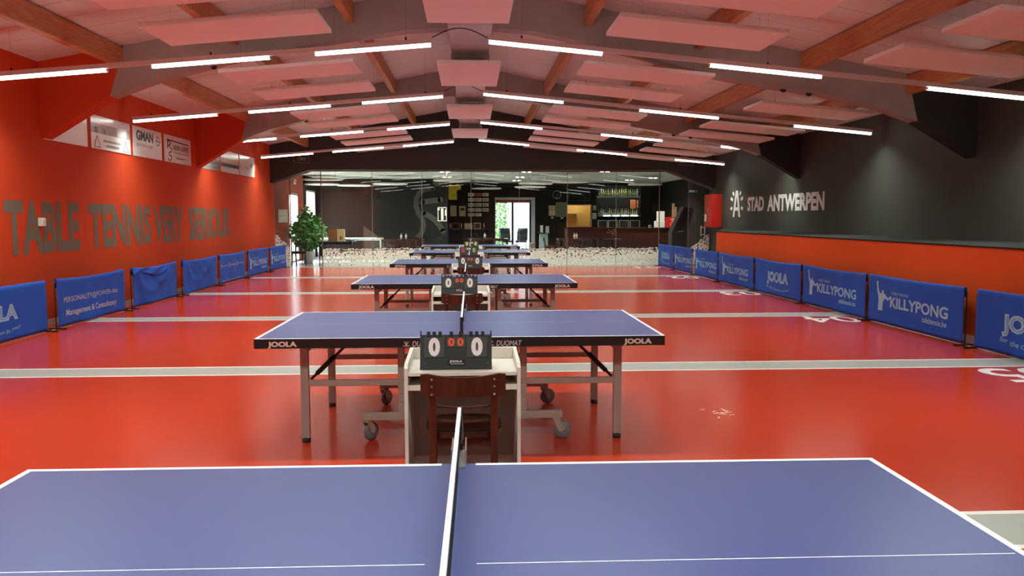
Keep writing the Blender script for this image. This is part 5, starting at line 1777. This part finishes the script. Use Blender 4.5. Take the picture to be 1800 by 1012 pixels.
make_cafe_table((-4.42, 26.75, 0), 1.10, 0.75, 0.775, 'thin black legged table right of the potted plant', 'board_dark', 'black', 0.018)
make_cafe_table((-4.75, 31.6, 0), 2.6, 0.9, 0.765, 'long white sunlit table behind the black legged table', 'white', 'white', 0.03)
ct = make_cafe_table((-2.55, 30.4, 0), 1.55, 0.8, 0.74, 'dark wooden cafe table left of the tennis tables', 'cafe_wood', 'cafe_wood', 0.03, 'dark cafe tables')
dup(ct, (0.65, 31.2, 0), 0, 'dark wooden cafe table behind the scoreboards in front of the plaques')
dup(ct, (4.05, 30.6, 0), 0, 'dark wooden cafe table in front of the serving hatch')
cc = make_chair('cafe_chair', (-2.95, 29.8, 0), 'dark cafe chair at the left dark table, left front', 'chair', 'dark cafe chairs', 'cafe_wood', 'cafe_wood')
for (x_, y_, rz, nm) in ((-2.2, 29.8, 0.1, 'at the left dark table, right front'), (-2.85, 31.05, PI, 'behind the left dark table, left'), (-2.2, 31.05, PI, 'behind the left dark table, right'),
                         (0.3, 30.65, 0.0, 'at the table before the plaques, left'), (1.0, 30.65, 0.1, 'at the table before the plaques, right'), (3.55, 30.05, 0.2, 'at the table before the hatch, left'),
                         (4.3, 30.0, 0.0, 'at the table before the hatch, middle'), (3.0, 30.7, -PI / 2, 'left end of the table before the hatch'), (4.2, 31.25, PI, 'behind the table before the hatch')):
    dup(cc, (x_, y_, 0), rz, 'dark cafe chair ' + nm)
bc = make_chair('bentwood_chair', (-5.62, 26.55, 0), 'black chair standing in front of the potted plant', 'chair', None, 'black', 'black')
bc.rotation_euler = (0, 0, 0.5)
# shakers and bottles on the cafe tables
for (x_, y_, nm) in ((-2.62, 30.35, 'left dark table, left'), (-2.45, 30.5, 'left dark table, right'), (0.52, 31.05, 'table before the plaques'), (3.92, 30.5, 'table before the hatch, left'), (4.02, 30.6, 'table before the hatch, right')):
    t = thing('sauce_bottle', 'white sauce bottle on the ' + nm, 'bottle', (x_, y_, 0.74), 0, 'white bottles on cafe tables')
    mb = MB(); mb.lathe([(0.0, 0), (0.038, 0), (0.04, 0.13), (0.03, 0.16), (0.0, 0.165)], (0, 0, 0), 14); mb.build('body', 'white', t)
    mb = MB(); mb.lathe([(0.022, 0.16), (0.008, 0.22), (0.0, 0.22)], (0, 0, 0), 10); mb.build('nozzle', 'white', t)
p = at(585, 410, 26.75)
t = thing('cardboard_box', 'brown cardboard box on the thin black legged table', 'box', (at(585, 410, 26.75).x, 26.7, 0.775))
mb = MB(); mb.span((-0.13, -0.11, 0), (0.13, 0.11, 0.36), 0, 0.004); mb.build('body', 'brown_box', t)
mb = MB(); mb.bar((-0.13, -0.11, 0.36), (-0.12, -0.13, 0.395), 0.003, 0.004); mb.span((-0.13, -0.112, 0.35), (0.13, -0.11, 0.385)); mb.build('flap', 'brown_box', t)
t = thing('paper_bag', 'cream paper bag beside the brown box on the table', 'bag', (at(599.5, 410, 26.75).x, 26.72, 0.775))
mb = MB(); mb.prism([(-0.12, 0), (0.12, 0), (0.125, 0.40), (0.08, 0.385), (0.04, 0.405), (0.0, 0.385), (-0.05, 0.405), (-0.085, 0.385), (-0.125, 0.40)], -0.07, 0.07); mb.build('body', 'cream', t)
mb = MB(); mb.span((-0.03, -0.0715, 0.06), (0.05, -0.07, 0.17)); mb.build('print', 'brown_box', t)
t = thing('glass_bowl', 'wide pale glass bowl at the right end of the thin table', 'bowl', (at(619, 418, 26.6).x, 26.6, 0.775))
mb = MB(); mb.lathe([(0.0, 0.0), (0.10, 0.0), (0.22, 0.05), (0.24, 0.075), (0.225, 0.075), (0.10, 0.012), (0.0, 0.012)], (0, 0, 0), 28); mb.build('body', mat('pale_bowl_glass', (0.45, 0.52, 0.50), 0.08), t)
t = thing('flower_vase', 'small vase of pink and white flowers right of the hatch table', 'flowers', (5.35, 30.3, 0.74))
mb = MB(); mb.lathe([(0.0, 0), (0.04, 0), (0.055, 0.06), (0.03, 0.12), (0.035, 0.13), (0.0, 0.13)], (0, 0, 0), 14); mb.build('vase', 'board_dark', t)
mb = MB()
rf = random.Random(8)
fpts = [(rf.gauss(0, 0.10), rf.gauss(0, 0.08), rf.uniform(0.16, 0.34)) for _ in range(11)]
for q in fpts:
    mb.tube([(0, 0, 0.12), q], 0.003, 5)
mb.build('stem', 'stem', t)
mb = MB()
for q in fpts:
    mb.lathe([(0.0, -0.012), (0.022, 0.0), (0.018, 0.016), (0.0, 0.02)], q, 8)
mb.build('blossom', mat('pale_pink_petal', (0.75, 0.45, 0.45), 0.6), t)
t = thing('pedestal_table', 'small dark round table carrying the flower vase', 'table', (5.35, 30.3, 0))
mb = MB(); mb.lathe([(0.0, 0.71), (0.33, 0.71), (0.34, 0.725), (0.33, 0.74), (0, 0.74)], (0, 0, 0), 28); mb.build('tabletop', 'cafe_wood', t)
mb = MB(); mb.lathe([(0.22, 0.0), (0.22, 0.02), (0.035, 0.05), (0.03, 0.71)], (0, 0, 0), 18); mb.build('pedestal', 'blackmetal', t)

# dark garden chairs outside the glass door
for (px, nm) in ((891, 'left one'), (917, 'right one')):
    p = at(px, 430, 38.6)
    t = thing('garden_chair', 'dark cushioned garden chair outside the glass door, ' + nm, 'chair', (p.x, 38.6, 0), 0.25 if px < 900 else -0.2, 'garden chairs outside')
    mb = MB(); mb.span((-0.27, -0.25, 0.36), (0.27, 0.27, 0.46), 0, 0.03); mb.build('seat', 'black', t)
    mb = MB(); mb.box((0, 0.28, 0.74), (0.52, 0.10, 0.60), 0, Matrix.Rotation(-0.2, 3, 'X'), 0.04); mb.build('backrest', 'black', t)
    for sx in (-0.24, 0.24):
        for sy in (-0.22, 0.24):
            mb = MB(); mb.tube([(sx, sy, 0.37), (sx * 1.05, sy * 1.05, 0)], 0.016, 8); mb.build('leg', 'blackmetal', t)
